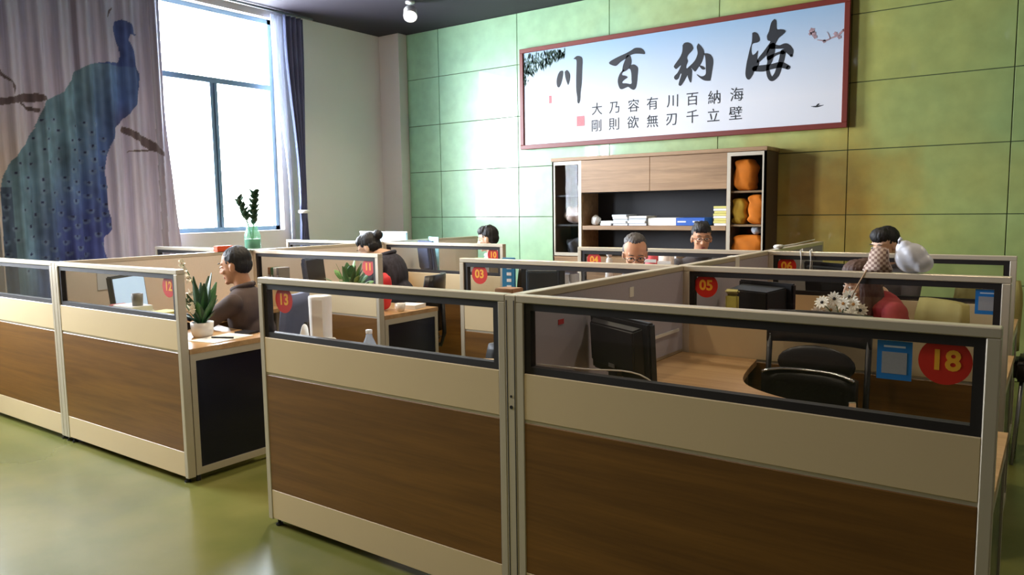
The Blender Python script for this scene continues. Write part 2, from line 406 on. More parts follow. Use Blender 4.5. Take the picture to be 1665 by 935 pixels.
BAI_TOP = [(-2.469, 3.055), (-2.444, 3.074), (-2.355, 3.105), (-2.267, 3.129), (-2.205, 3.151), (-2.168, 3.168), (-2.131, 3.170), (-2.082, 3.157), (-2.052, 3.126), (-2.044, 3.094), (-2.094, 3.102), (-2.155, 3.110), (-2.211, 3.103), (-2.267, 3.075), (-2.329, 3.047), (-2.380, 3.013), (-2.425, 3.022), (-2.460, 3.040)]
BAI_NECK = [(-2.254, 3.109), (-2.217, 3.101), (-2.204, 3.070), (-2.199, 3.036), (-2.207, 3.002), (-2.235, 2.964), (-2.279, 2.942), (-2.307, 2.945), (-2.301, 2.999), (-2.285, 3.041), (-2.267, 3.077)]
BAI_BOX = [(-2.210, 3.000), (-2.173, 3.003), (-2.143, 2.986), (-2.123, 2.959), (-2.127, 2.892), (-2.133, 2.822), (-2.148, 2.758), (-2.173, 2.739), (-2.204, 2.752), (-2.235, 2.775), (-2.266, 2.770), (-2.310, 2.759), (-2.339, 2.772), (-2.358, 2.818), (-2.361, 2.863), (-2.348, 2.906), (-2.323, 2.941), (-2.292, 2.965), (-2.285, 2.948), (-2.310, 2.926), (-2.307, 2.906), (-2.273, 2.898), (-2.244, 2.878), (-2.279, 2.859), (-2.307, 2.838), (-2.304, 2.822), (-2.260, 2.816), (-2.201, 2.804), (-2.198, 2.851), (-2.201, 2.911), (-2.213, 2.956), (-2.235, 2.970)]
CHUAN_A = [(-3.059, 3.040), (-3.051, 3.020), (-3.065, 2.947), (-3.089, 2.883), (-3.112, 2.860), (-3.134, 2.878), (-3.140, 2.936), (-3.122, 3.000), (-3.093, 3.037)]
CHUAN_B = [(-3.031, 3.023), (-3.002, 3.040), (-2.974, 3.012), (-2.960, 2.973), (-2.969, 2.917), (-2.987, 2.875), (-3.003, 2.902), (-3.023, 2.961)]
CHUAN_C = [(-2.917, 3.150), (-2.873, 3.177), (-2.823, 3.166), (-2.800, 3.131), (-2.805, 3.011), (-2.812, 2.873), (-2.826, 2.781), (-2.832, 2.697), (-2.848, 2.657), (-2.868, 2.673), (-2.870, 2.729), (-2.881, 2.805), (-2.882, 2.927), (-2.877, 3.066), (-2.879, 3.136)]
SEALS = [(-2.877, 2.518), (-2.778, 2.407), (-3.245, 2.779), (-3.211, 2.694)]
SMALL_TOP = [(-2.619, 2.568), (-2.399, 2.567), (-2.174, 2.564), (-1.955, 2.568), (-1.725, 2.575), (-1.514, 2.573), (-1.281, 2.567), (-1.056, 2.573)]
SMALL_BOT = [(-2.626, 2.388), (-2.406, 2.390), (-2.180, 2.390), (-1.954, 2.385), (-1.736, 2.391), (-1.512, 2.396), (-1.290, 2.389), (-1.064, 2.392)]
PEACOCK = [(1.582, 3.245), (1.607, 3.309), (1.663, 3.332), (1.731, 3.318), (1.777, 3.273), (1.788, 3.228), (1.837, 3.212), (1.780, 3.210), (1.730, 3.204), (1.713, 3.154), (1.737, 3.098), (1.766, 3.008), (1.788, 2.916), (1.820, 2.852), (1.807, 2.727), (1.782, 2.614), (1.734, 2.527), (1.673, 2.453), (1.598, 2.372), (1.525, 2.305), (1.529, 2.275), (1.477, 2.145), (1.441, 2.031), (1.418, 1.903), (1.430, 1.762), (1.423, 1.564), (1.451, 1.449), (1.452, 1.363), (1.375, 1.280), (1.355, 1.196), (1.391, 1.094), (1.368, 0.357), (0.500, 0.483), (0.515, 1.147), (0.535, 1.571), (0.531, 1.673), (0.566, 1.839), (0.608, 1.930), (0.673, 2.022), (0.777, 2.157), (0.846, 2.278), (0.833, 2.266), (0.889, 2.395), (0.931, 2.499), (1.082, 2.590), (1.163, 2.702), (1.220, 2.799), (1.327, 2.871), (1.433, 2.906), (1.540, 2.921), (1.622, 2.933), (1.641, 3.002), (1.626, 3.093), (1.591, 3.181)]
BRANCH_A = [(1.619, 2.338), (1.733, 2.289), (1.880, 2.227), (2.027, 2.087), (2.010, 2.063), (1.873, 2.123), (1.699, 2.229), (1.587, 2.293)]
BRANCH_B = [(0.581, 2.493), (0.670, 2.508), (0.785, 2.557), (0.878, 2.561), (0.958, 2.539), (0.956, 2.514), (0.884, 2.488), (0.745, 2.474), (0.643, 2.445), (0.260, 2.361), (0.265, 2.430)]
BRANCH_C = [(0.723, 2.477), (0.800, 2.442), (0.891, 2.433), (0.877, 2.394), (0.797, 2.411), (0.733, 2.454)]
BRANCH_D = [(0.600, 2.739), (0.660, 2.663), (0.710, 2.597), (0.688, 2.534), (0.673, 2.629), (0.596, 2.691)]
TWIG = [(1.647, 2.109), (1.874, 2.132), (1.873, 2.114), (1.646, 2.094)]
FEATHER = [(1.521, 3.328), (1.546, 3.396), (1.596, 3.442), (1.573, 3.401), (1.535, 3.328)]

# ---------------------------------------------------------------- curtains
def in_poly(p, poly):
    x, y = p; c = False; n = len(poly); j = n - 1
    for i in range(n):
        xi, yi = poly[i]; xj, yj = poly[j]
        if (yi > y) != (yj > y) and x < (xj - xi) * (y - yi) / (yj - yi) + xi: c = not c
        j = i
    return c
def print_mat(name, attr, rough=0.8):
    M = bpy.data.materials.new(name); M.use_nodes = True
    nt = M.node_tree; N = nt.nodes; L = nt.links; b = N['Principled BSDF']
    b.inputs['Roughness'].default_value = rough
    at = N.new('ShaderNodeAttribute'); at.attribute_name = attr
    no = N.new('ShaderNodeTexNoise'); no.inputs['Scale'].default_value = 7; no.inputs['Detail'].default_value = 5
    mr = N.new('ShaderNodeMapRange'); mr.inputs[3].default_value = 0.7; mr.inputs[4].default_value = 1.3
    L.new(no.outputs['Fac'], mr.inputs[0])
    vm = N.new('ShaderNodeVectorMath'); vm.operation = 'MULTIPLY'
    L.new(at.outputs['Color'], vm.inputs[0]); L.new(mr.outputs[0], vm.inputs[1]); L.new(vm.outputs[0], b.inputs['Base Color'])
    return M
def grid_mesh(f, nu, nv, name):
    verts = [f(i / nu, j / nv) for j in range(nv + 1) for i in range(nu + 1)]
    faces = [(j * (nu + 1) + i, j * (nu + 1) + i + 1, (j + 1) * (nu + 1) + i + 1, (j + 1) * (nu + 1) + i) for j in range(nv) for i in range(nu)]
    me = bpy.data.meshes.new(name); me.from_pydata(verts, [], faces)
    me.polygons.foreach_set('use_smooth', [True] * len(faces))
    return me
def lerp(a, b, t): return a + (b - a) * t
def mixc(a, b, t): return tuple(lerp(x, y, t) for x, y in zip(a, b))
def sstep(a, b, x):
    t = min(1, max(0, (x - a) / (b - a))); return t * t * (3 - 2 * t)

def fold(y):
    return 0.028 * math.sin(y * 2 * PI / 0.21 + 0.6 * math.sin(y * 5)) + 0.012 * math.sin(y * 2 * PI / 0.083 + 1)
CY0, CY1 = 0.50, 2.14
NU, NV = 210, 400
def curt(u, v):
    z = 0.03 + v * 3.72
    y = CY0 + u * (CY1 - CY0)
    if u > 0.6: y -= 0.08 * (u - 0.6) / 0.4 * sstep(0.9, 2.6, z)
    return (-5.725 + fold(y) * (0.75 + 0.25 * math.sin(3 * v)), y, z)
cme = grid_mesh(curt, NU, NV, 'curtain')
rng = random.Random(3)
SPOTS = []
for _ in range(900):
    p = (rng.uniform(0.5, 1.5), rng.uniform(1.0, 2.35))
    if in_poly(p, PEACOCK) and all((p[0] - q[0]) ** 2 + (p[1] - q[1]) ** 2 > 0.085 ** 2 for q in SPOTS): SPOTS.append(p)
PB = [min(p[0] for p in PEACOCK), max(p[0] for p in PEACOCK), min(p[1] for p in PEACOCK), max(p[1] for p in PEACOCK)]
ca = cme.color_attributes.new('print', 'FLOAT_COLOR', 'POINT')
BASE = rgb(202, 200, 226); WARM = rgb(212, 198, 186); TEAL = rgb(110, 144, 164); BLUEP = rgb(84, 112, 172); NAVY = rgb(64, 74, 140); PURP = rgb(74, 60, 96); BARK = rgb(104, 92, 98); LITE = rgb(126, 150, 176); DARKS = rgb(40, 48, 84); BAND = rgb(120, 108, 122)
cols = []
for vtx in cme.vertices:
    y, z = vtx.co.y, vtx.co.z
    c = mixc(BASE, WARM, sstep(1.3, 0.4, y) * sstep(2.9, 1.6, z))
    c = mixc(c, rgb(164, 172, 200), sstep(2.6, 3.5, z) * 0.75)
    if 1.92 < y < 1.99: c = mixc(c, BAND, 0.7)
    if 1.22 < y < 1.25 and z > 2.8: c = mixc(c, BAND, 0.6)
    for poly in (BRANCH_A, BRANCH_B, BRANCH_C, BRANCH_D, TWIG, FEATHER):
        if in_poly((y, z), poly): c = BARK
    if PB[0] <= y <= PB[1] and PB[2] <= z <= PB[3] and in_poly((y, z), PEACOCK):
        back = sstep(1.55, 1.0, y + (2.2 - z) * 0.35)
        c = mixc(BLUEP, TEAL, back)
        c = mixc(c, NAVY, sstep(2.1, 1.2, z) * sstep(0.62, 1.1, y) * 0.9)
        c = mixc(c, PURP, sstep(2.62, 2.3, z) * sstep(1.45, 1.62, y) * 0.8)
        if z > 2.9: c = mixc(NAVY, BLUEP, 0.55)
        if y < 0.62 and z < 1.75: c = mixc(c, DARKS, 0.7)
        for q in SPOTS:
            dd = math.hypot(y - q[0], (z - q[1]) * 0.9)
            if dd < 0.034:
                c = DARKS if dd < 0.010 else mixc(c, LITE, 0.55 * (1 - abs(dd - 0.022) / 0.014) if dd > 0.010 else 0) if z - q[1] < 0.012 else c
                break
        f = 1.0 + 0.5 * noise.noise((y * 6, z * 4, 1.7)) + 0.25 * noise.noise((y * 22, z * 13, 4.1))
        c = tuple(max(0, v_ * f) for v_ in c[:3]) + (1,)
    cols.extend((max(0, c[0]), max(0, c[1]), max(0, c[2]), 1.0))
ca.data.foreach_set('color', cols)
CURTM = print_mat('printed_curtain_cloth', 'print')
cm_root = thing('curtain', 'long curtain printed with a large blue peacock on a branch', 'curtain', (0, 0, 0))
cl = obj('cloth', cme, CURTM, cm_root)
md = cl.modifiers.new('s', 'SOLIDIFY'); md.thickness = 0.003
obj('rail', tube([(-5.72, 0.40, 3.755), (-5.72, 3.95, 3.755)], 0.014, 10), STEEL, cm_root, True)

DBLUE = mat('dark_blue_curtain_cloth', rgb(104, 112, 146), 0.85, var=0.12, scale=5)
SHEER = mat('white_sheer_cloth', rgb(222, 230, 245), 0.9, var=0.03, alpha=0.7)
def curt2(u, v):
    z = 0.03 + v * 3.70
    t = sstep(3.6, 1.75, z)
    yc = lerp(3.66, 3.70, t); wd = lerp(0.28, 0.11, t) if z > 1.52 else lerp(0.18, 0.11, sstep(0.7, 1.5, z))
    y = yc + (u - 0.5) * wd
    return (-5.715 + 0.03 * math.sin(u * 2 * PI * 4) * (1.0 if z > 1.6 or z < 1.4 else 0.6), y, z)
c2 = thing('curtain', 'dark blue curtain gathered with a white tie beside the window', 'curtain')
o = obj('cloth', grid_mesh(curt2, 60, 80, 'blue_curtain'), DBLUE, c2); o.modifiers.new('s', 'SOLIDIFY').thickness = 0.003
obj('tie', lathe([(0.062, -0.02), (0.070, 0), (0.062, 0.02)], 18, (-5.715, 3.70, 1.50)), WHITEP, c2, True)
def curt3(u, v):
    z = 0.25 + v * 3.48
    y0 = lerp(3.40, 3.56, sstep(3.6, 1.6, z)); y1 = lerp(3.55, 3.62, sstep(3.6, 1.6, z))
    return (-5.78 + 0.012 * math.sin(u * 2 * PI * 4), lerp(y0, y1, u), z)
tag(obj('sheer_curtain', grid_mesh(curt3, 40, 40, 'sheer'), SHEER), 'thin white sheer curtain hanging against the right window edge', 'curtain').modifiers.new('s', 'SOLIDIFY').thickness = 0.002

# ---------------------------------------------------------------- calligraphy banner
BX0, BX1, BZ0, BZ1, BYF = -3.645, -0.03, 2.19, 3.345, 5.262
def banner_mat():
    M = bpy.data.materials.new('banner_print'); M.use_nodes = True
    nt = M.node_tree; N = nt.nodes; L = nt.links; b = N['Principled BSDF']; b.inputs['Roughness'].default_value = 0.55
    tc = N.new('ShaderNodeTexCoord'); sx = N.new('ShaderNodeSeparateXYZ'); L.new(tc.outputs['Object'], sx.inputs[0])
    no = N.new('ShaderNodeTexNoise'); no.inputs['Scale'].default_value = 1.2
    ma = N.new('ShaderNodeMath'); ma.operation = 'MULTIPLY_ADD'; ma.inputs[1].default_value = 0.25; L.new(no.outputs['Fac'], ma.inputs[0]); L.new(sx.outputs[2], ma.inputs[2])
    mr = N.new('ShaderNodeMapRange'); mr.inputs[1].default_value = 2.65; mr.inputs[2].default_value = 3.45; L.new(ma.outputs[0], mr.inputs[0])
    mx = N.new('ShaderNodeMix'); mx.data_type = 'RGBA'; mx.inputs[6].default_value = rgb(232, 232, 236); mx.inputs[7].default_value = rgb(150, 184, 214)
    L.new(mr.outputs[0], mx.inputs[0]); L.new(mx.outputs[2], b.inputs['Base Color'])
    return M
bn = thing('calligraphy_banner', 'long white banner with black brush calligraphy in a red-brown frame', 'banner')
fw = 0.05
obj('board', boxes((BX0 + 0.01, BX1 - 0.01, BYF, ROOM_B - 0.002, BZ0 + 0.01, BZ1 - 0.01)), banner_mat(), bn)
for b_ in ((BX0, BX1, BZ0, BZ0 + fw), (BX0, BX1, BZ1 - fw, BZ1), (BX0, BX0 + fw, BZ0 + fw, BZ1 - fw), (BX1 - fw, BX1, BZ0 + fw, BZ1 - fw)):
    obj('frame_bar', bevel(boxes((b_[0], b_[1], BYF - 0.018, BYF + 0.02, b_[2], b_[3])), 0.004, 1), REDBROWN, bn)
YC0, YC1 = BYF - 0.0025, BYF + 0.001
def smooth_poly(p, n=3):
    q = spline([(a, b_, 0) for a, b_ in p + [p[0]]], n)[:-1]
    return [(v.x, v.y) for v in q]
def stroke(bm, pts):
    q = spline(pts, 5)      # (x, z, width)
    L_, R_ = [], []
    for i, p in enumerate(q):
        a = q[max(i - 1, 0)]; b_ = q[min(i + 1, len(q) - 1)]
        t = Vector((b_.x - a.x, b_.y - a.y)).normalized(); nrm = Vector((-t.y, t.x)) * p.z / 2
        L_.append((p.x + nrm.x, p.y + nrm.y)); R_.append((p.x - nrm.x, p.y - nrm.y))
    for i in range(len(q) - 1):
        prism([L_[i], L_[i + 1], R_[i + 1], R_[i]], YC0, YC1, 'XZ', bm)
    for p in (q[0], q[-1]):
        prism([(p.x + p.z / 2 * math.cos(k * PI / 6), p.y + p.z / 2 * math.sin(k * PI / 6)) for k in range(12)], YC0, YC1, 'XZ', bm)
def char(polys, strokes=()):
    bm = bmesh.new()
    for p in polys: prism(smooth_poly(p), YC0, YC1, 'XZ', bm)
    for s in strokes: stroke(bm, s)
    bmesh.ops.triangulate(bm, faces=[f for f in bm.faces if len(f.verts) > 4])
    obj('brush_character', bm, INK, bn)
char([HAI_WATER, HAI_TOP], [HAI_A, HAI_B, HAI_C, HAI_D])
char([NA_SILK, NA_PERSON, NA_DOT, NA_FRAME])
char([BAI_TOP, BAI_NECK, BAI_BOX])
char([CHUAN_A, CHUAN_B, CHUAN_C])
for row, txt in ((SMALL_TOP, '大乃容有川百納海'), (SMALL_BOT, '剛則欲無刃千立壁')):
    for (x, z), ch in zip(row, txt):
        me = text_mesh(ch, 0.142, 0.001, 0.0)
        o = obj('small_character', me, INK, bn, loc=(x, BYF - 0.001, z), rot=(PI / 2, 0, 0))
        me.transform(Matrix.Shear('XY', 4, (0.12, 0)))
for (a, b_) in ((SEALS[0], SEALS[1]), (SEALS[2], SEALS[3])):
    obj('red_seal', boxes((a[0], b_[0], YC0, YC1, b_[1], a[1])), SEAL, bn)
PINE = mat('pine_print', rgb(78, 104, 92), 0.7, var=0.3, scale=30); PLUM = mat('plum_print', rgb(168, 138, 142), 0.7, var=0.25, scale=40)
bm = bmesh.new(); rr = random.Random(11)
for _ in range(260):
    t = rr.random() ** 1.3
    x = -3.59 + t * 0.56; z = 3.285 - rr.random() * (0.20 * (1 - t) + 0.07) - 0.01
    if t < 0.12: z -= rr.random() * 0.12
    a = rr.uniform(-2.2, -0.9); l = rr.uniform(0.02, 0.05); w = 0.009
    dx, dz = math.cos(a) * l, math.sin(a) * l; nx, nz = -math.sin(a) * w, math.cos(a) * w
    prism([(x - dx * .5, z - dz * .5), (x + nx, z + nz), (x + dx, z + dz), (x - nx, z - nz)], YC0, YC1, 'XZ', bm)
obj('pine_branch_print', bm, PINE, bn)
bm = bmesh.new()
stroke(bm, [(-0.085, 3.06, 0.020), (-0.13, 3.02, 0.018), (-0.19, 3.00, 0.012), (-0.24, 2.985, 0.012), (-0.31, 3.00, 0.006)])
stroke(bm, [(-0.20, 3.0, 0.008), (-0.215, 3.04, 0.006), (-0.23, 3.06, 0.004)])
for (x, z, r) in ((-0.36, 3.09, 0.030), (-0.345, 3.06, 0.026), (-0.33, 3.03, 0.02), (-0.375, 3.065, 0.018), (-0.155, 3.035, 0.02), (-0.25, 2.98, 0.018), (-0.12, 3.0, 0.02)):
    prism([(x + r * math.cos(k * PI / 5) * (1 if k % 2 else .7), z + r * math.sin(k * PI / 5) * (1 if k % 2 else .7)) for k in range(10)], YC0, YC1, 'XZ', bm)
obj('plum_branch_print', bm, PLUM, bn)
bm = bmesh.new(); stroke(bm, [(-0.35, 2.405, 0.003), (-0.30, 2.40, 0.014), (-0.24, 2.408, 0.003)]); stroke(bm, [(-0.30, 2.41, 0.01), (-0.285, 2.42, 0.012)])
obj('boat_print', bm, INK, bn)

# ---------------------------------------------------------------- wall cabinet with open shelf
CX0, CX1, CYF, CYB, CH = -3.0, -0.65, 4.93, 5.30, 2.03
XL, XR = -2.63, -1.02        # inner uprights
CABSIDE = mat('brown_cabinet_side', rgb(92, 72, 58), 0.5, var=0.06)
cb = thing('storage_cabinet', 'tall wood cabinet with glass side doors and open middle shelf against green wall', 'cabinet', (0, 0, 0))
obj('top_board', bevel(boxes((CX0 - 0.01, CX1 + 0.01, CYF - 0.01, CYB, CH - 0.025, CH + 0.012)), 0.003, 1), CABW, cb)
for x in (CX0, CX1 - 0.02): obj('side_panel', boxes((x, x + 0.02, CYF, CYB, 0.03, CH - 0.025)), CABSIDE, cb)
for x in (XL, XR): obj('upright', boxes((x - 0.01, x + 0.01, CYF + 0.02, CYB, 0.03, CH - 0.025)), CABW, cb)
obj('back_panel', boxes((CX0 + 0.02, CX1 - 0.02, CYB - 0.012, CYB - 0.001, 0.03, CH - 0.025)), CABDARK, cb)
obj('plinth', boxes((CX0 + 0.02, CX1 - 0.02, CYF + 0.04, CYB - 0.02, 0.0, 0.08)), CABDARK, cb)
xm = (XL + XR) / 2
for a, b_ in ((XL, xm - 0.002), (xm + 0.002, XR)):
    obj('upper_door', bevel(boxes((a, b_, CYF, CYF + 0.018, 1.66, CH - 0.028)), 0.002, 1), CABW, cb)
obj('upper_floor', boxes((XL + 0.01, XR - 0.01, CYF + 0.02, CYB - 0.012, 1.655, 1.67)), CABDARK, cb)
obj('middle_shelf', boxes((XL + 0.01, XR - 0.01, CYF + 0.005, CYB - 0.012, 1.262, 1.305)), CABW, cb)
obj('counter_board', boxes((CX0 + 0.02, CX1 - 0.02, CYF + 0.02, CYB - 0.012, 0.945, 0.97)), CABW, cb)
for a, b_ in ((CX0, XL - 0.002), (XL + 0.002, xm - 0.002), (xm + 0.002, XR - 0.002), (XR + 0.002, CX1)):
    d_ = obj('lower_door', bevel(boxes((a, b_, CYF, CYF + 0.018, 0.09, 0.965)), 0.002, 1), CABW, cb)
    obj('handle', rbox((a + b_) / 2 - 0.05, (a + b_) / 2 + 0.05, CYF - 0.02, CYF, 0.90, 0.912, 0.004), STEEL, d_)
for (a, b_) in ((CX0, XL), (XR, CX1)):
    w = 0.035
    d_ = obj('glass_door', boxes((a, a + w, CYF, CYF + 0.018, 0.975, CH - 0.03), (b_ - w, b_, CYF, CYF + 0.018, 0.975, CH - 0.03), (a + w, b_ - w, CYF, CYF + 0.018, 0.975, 0.975 + w), (a + w, b_ - w, CYF, CYF + 0.018, CH - 0.03 - w, CH - 0.03)), ALU, cb)
    obj('pane', boxes((a + w, b_ - w, CYF + 0.007, CYF + 0.011, 0.975 + w, CH - 0.03 - w)), CGLASS, d_)
    for z in (1.30, 1.62): obj('side_shelf', boxes((a + 0.022, b_ - 0.022, CYF + 0.03, CYB - 0.012, z, z + 0.018)), CABW if a > -2 else CABDARK, cb)

def blob(c, r, seed, mat_, name, label, cat, amp=0.25, vox=0.012, group=None, flat=True):
    """crumpled soft bundle resting at z=c[2]"""
    rr = random.Random(seed); bm = bmesh.new()
    ell(bm, (0, 0, r[2]), r)
    for v in bm.verts:
        n = 1 + amp * (math.sin(v.co.x * 41 + seed) * math.cos(v.co.y * 37 + seed * 2) + 0.6 * math.sin(v.co.z * 57 + v.co.x * 23 + seed))
        v.co.x *= n; v.co.y *= n; v.co.z = max(0.0, v.co.z * (1 + 0.4 * (n - 1)))
    bmesh.ops.subdivide_edges(bm, edges=bm.edges[:], cuts=1, smooth=0.4)
    for v in bm.verts: v.co.z = max(0.0, v.co.z) + 0.006 * math.sin(v.co.x * 130 + seed) * min(1, v.co.z * 30) 
    for v in bm.verts: v.co.z = max(0.0, v.co.z)
    o = obj(name, bm, mat_, smooth=True, loc=c)
    return tag(o, label, cat, group)
def cloth_stack(name, label, c, w, d_, h, mat_, seed, lean=0.0):
    rr = random.Random(seed); bm = bmesh.new()
    n = 7
    ell(bm, (0, 0, h / 2), (w / 2, d_ / 2, h / 2), 24, 16)
    for v in bm.verts:
        for k, e in ((0, w / 2), (1, d_ / 2)):
            s = v.co[k] / e; v.co[k] = math.copysign(abs(s) ** 0.45, s) * e
        s = (v.co.z - h / 2) / (h / 2); v.co.z = h / 2 + math.copysign(abs(s) ** 0.5, s) * h / 2
        v.co.x += 0.012 * math.sin(v.co.z * 60 + seed) + lean * v.co.z; v.co.y += 0.010 * math.sin(v.co.x * 60 + v.co.z * 30 + seed)
    return tag(obj(name, bm, mat_, smooth=True, loc=c), label, 'clothes', 'folded clothes in the cabinet')
cloth_stack('folded_clothes', 'orange garment bundle on the top shelf behind right glass door', (-0.875, 5.06, 1.638), 0.20, 0.2, 0.30, ORANGE, 1)
cloth_stack('folded_clothes', 'bright orange garment pile on the middle shelf of right glass door', (-0.755, 5.06, 1.318), 0.155, 0.2, 0.285, ORANGE, 2, 0.0)
cloth_stack('folded_clothes', 'ochre garment pile beside the orange one on the middle shelf', (-0.918, 5.06, 1.318), 0.14, 0.2, 0.25, OCHRE, 3)
cloth_stack('folded_clothes', 'orange garment heap on the lowest glass-door shelf at right', (-0.835, 5.06, 0.97), 0.30, 0.2, 0.25, ORANGE, 4)
blob((-0.77, 5.05, 1.221), (0.045, 0.04, 0.035), 5, PAPERB, 'plastic_bag', 'clear crumpled plastic bag on the orange garment heap', 'bag')
blob((-2.80, 5.10, 1.32), (0.12, 0.09, 0.10), 6, mat('pale_pink_cloth', rgb(220, 196, 188), 0.8, var=0.15, scale=20), 'cloth_bundle', 'pale crumpled cloth bundle behind the left glass door', 'clothes')
blob((-2.80, 5.10, 0.97), (0.09, 0.09, 0.10), 8, mat('dark_grey_cloth', rgb(84, 84, 92), 0.8, var=0.15, scale=20), 'cloth_bundle', 'dark grey bundle low behind the left glass door', 'clothes')
t = thing('white_cup', 'small white cup on the upper shelf behind left glass door', 'cup', (-2.72, 5.08, 1.638))
obj('cup_body', lathe([(0.03, 0), (0.042, 0.10), (0.037, 0.10), (0.027, 0.008)], 18), WHITEP, t, True)
obj('handle', tube([(0.037, 0, 0.08), (0.06, 0, 0.07), (0.06, 0, 0.04), (0.036, 0, 0.03)], 0.005, 6), WHITEP, t, True)
# papers on the middle shelf
rr = random.Random(5)
for i, (x, w, hgt, lab) in enumerate(((-2.36, 0.13, 0.05, 'short stack of white papers at left end of cabinet shelf'), (-2.19, 0.17, 0.115, 'tall leaning stack of white papers on cabinet shelf'), (-1.98, 0.2, 0.10, 'wide stack of white documents beside the white box on cabinet shelf'))):
    t = thing('paper_stack', lab, 'papers', (x, 5.10, 1.306), 0, 'papers on the cabinet shelf')
    n = max(2, int(hgt / 0.022)); z = 0
    for k in range(n):
        hh = hgt / n; dx = rr.uniform(-.012, .012)
        obj('paper_bundle', rbox(dx - w / 2, dx + w / 2, -0.13 + rr.uniform(-.01, .01), 0.11, z, z + hh - 0.001, 0.002, 1), PAPER if k % 2 else PAPERB, t)
        z += hh
blob((-2.52, 5.06, 1.306), (0.055, 0.07, 0.05), 9, PAPER, 'crumpled_paper', 'crumpled white paper at the left of the cabinet shelf', 'paper', 0.2)
t = thing('carton', 'white and blue paper carton lying on the cabinet shelf', 'box', (0, 0, 0))
obj('carton_body', rbox(-1.87, -1.56, 4.99, 5.2, 1.306, 1.385, 0.003, 1), PAPER, t)
cbz = obj('blue_end', rbox(-1.56, -1.26, 4.99, 5.2, 1.306, 1.385, 0.003, 1), BLUEB, t)
for x, w in ((-1.50, 0.09), (-1.35, 0.07)): obj('white_print', boxes((x - w / 2, x + w / 2, 4.988, 4.991, 1.338, 1.352)), PAPER, cbz)
t = thing('notebook_stack', 'pale yellow stack of notebooks at right end of cabinet shelf', 'notebooks', (-1.10, 5.08, 1.306))
for k in range(8): obj('notebook', rbox(-0.065 + rr.uniform(-.006, .006), 0.065, -0.1, 0.1, k * 0.024, k * 0.024 + 0.022, 0.003, 1), YELLOWP if k % 3 else PAPER, t)
tag(obj('paper_sheet', rbox(-1.95, -1.55, 4.98, 5.2, 0.9705, 1.0, 0.003, 1), PAPER), 'flat pile of white sheets on the cabinet counter behind seated man', 'papers')

# ---------------------------------------------------------------- cubicle partitions
PH = 1.20; RH = 0.027; ZG, ZW1, ZW0, ZB = 0.92, 0.742, 0.18, 0.036; TH = 0.022
def partition(label, x0, x1, y, number=None, side='R', card=False, sx=None, flip=False):
    """cross partition seen from -Y: glass above cream, wood and cream boards"""
    t = thing('cubicle_partition', label, 'partition', (x0, y, 0), 0, 'cubicle partitions')
    w = x1 - x0; e = 0.032; p = TH + 0.002
    obj('top_rail', bevel(boxes((0, w, -p, p, PH - RH, PH)), 0.003, 1), ALU, t)
    obj('post', bevel(boxes((0, e, -p, p, 0.03, PH - RH)), 0.003, 1), ALU, t)
    obj('post', bevel(boxes((w - e, w, -p, p, 0.03, PH - RH)), 0.003, 1), ALU, t)
    a, b_ = e, w - e; gk = 0.026; q = TH - 0.006
    gf = obj('glazing_frame', boxes((a, b_, -q, q, ZG, ZG + gk), (a, b_, -q, q, PH - RH - gk, PH - RH), (a, a + gk, -q, q, ZG + gk, PH - RH - gk), (b_ - gk, b_, -q, q, ZG + gk, PH - RH - gk)), GASKET, t)
    obj('glass_pane', boxes((a + gk, b_ - gk, -0.003, 0.003, ZG + gk, PH - RH - gk)), GLASS, t)
    obj('upper_board', bevel(boxes((a, b_, -TH, TH, ZW1 + 0.010, ZG)), 0.002, 1), CREAM, t)
    obj('middle_rail', boxes((a, b_, -TH + 0.004, TH - 0.004, ZW1 - 0.002, ZW1 + 0.010)), ALU, t)
    obj('wood_board', bevel(boxes((a, b_, -TH, TH, ZW0, ZW1 - 0.002)), 0.002, 1), WOOD, t)
    obj('lower_board', bevel(boxes((a, b_, -TH, TH, ZB, ZW0 - 0.001)), 0.002, 1), CREAM, t)
    for x in (0.05, w - 0.05): obj('levelling_foot', lathe([(0.018, 0), (0.018, 0.008), (0.008, 0.010), (0.008, 0.037)], 10, (x, 0, 0)), BLACK, t)
    if number:
        cx = sx if sx is not None else (0.115 if side == 'L' else w - 0.120)
        s = obj('number_sticker', prism([(0.061 * math.cos(k * PI / 18), 0.061 * math.sin(k * PI / 18)) for k in range(36)], -0.0008, 0.0, 'XZ'), RED, t, loc=(cx, -0.0032, 1.102))
        obj('number', text_mesh(number, 0.072, 0.0004, 0.0022), YEL, s, loc=(0, -0.0011, 0), rot=(PI / 2, 0, 0))
    if card:
        cx = w - 0.122 - 0.115 if sx is None else w - 0.082
        c = obj('blue_card', boxes((-0.042, 0.042, -0.0008, 0.0, -0.052, 0.052)), BLUE, t, loc=(cx, -0.0032, 1.092))
        obj('white_square', boxes((-0.030, 0.030, -0.0014, -0.0008, -0.036, 0.022)), LGREY, c)
        obj('white_print', boxes((-0.026, 0.026, -0.0012, -0.0008, 0.034, 0.039)), PAPERB, c)
        obj('clear_tab', boxes((-0.02, 0.02, -0.0012, -0.0004, 0.052, 0.066)), PAPERB, c)
    return t
XS = 0.022       # half thickness of the spine
RW = {'13': (-1.464, 0.0), '18': (1.477, 0.0), '03': (-1.466, 1.482), '05': (1.431, 1.482), '04': (-1.440, 2.880), '06': (1.395, 2.880)}
partition('nearest partition left of the double post with red 13 sticker', RW['13'][0], -XS - 0.002, 0.0, '13', sx=0.165)
partition('nearest partition at right with red 18 sticker and blue card', XS + 0.002, RW['18'][0], 0.0, '18', 'R', True)
partition('partition with red 03 sticker in the second row', RW['03'][0], -XS - 0.002, 1.482, '03', sx=0.145)
partition('partition with red 05 sticker holding plaid pouch and white bag', XS + 0.002, RW['05'][0], 1.482, '05', card=True, sx=0.115)
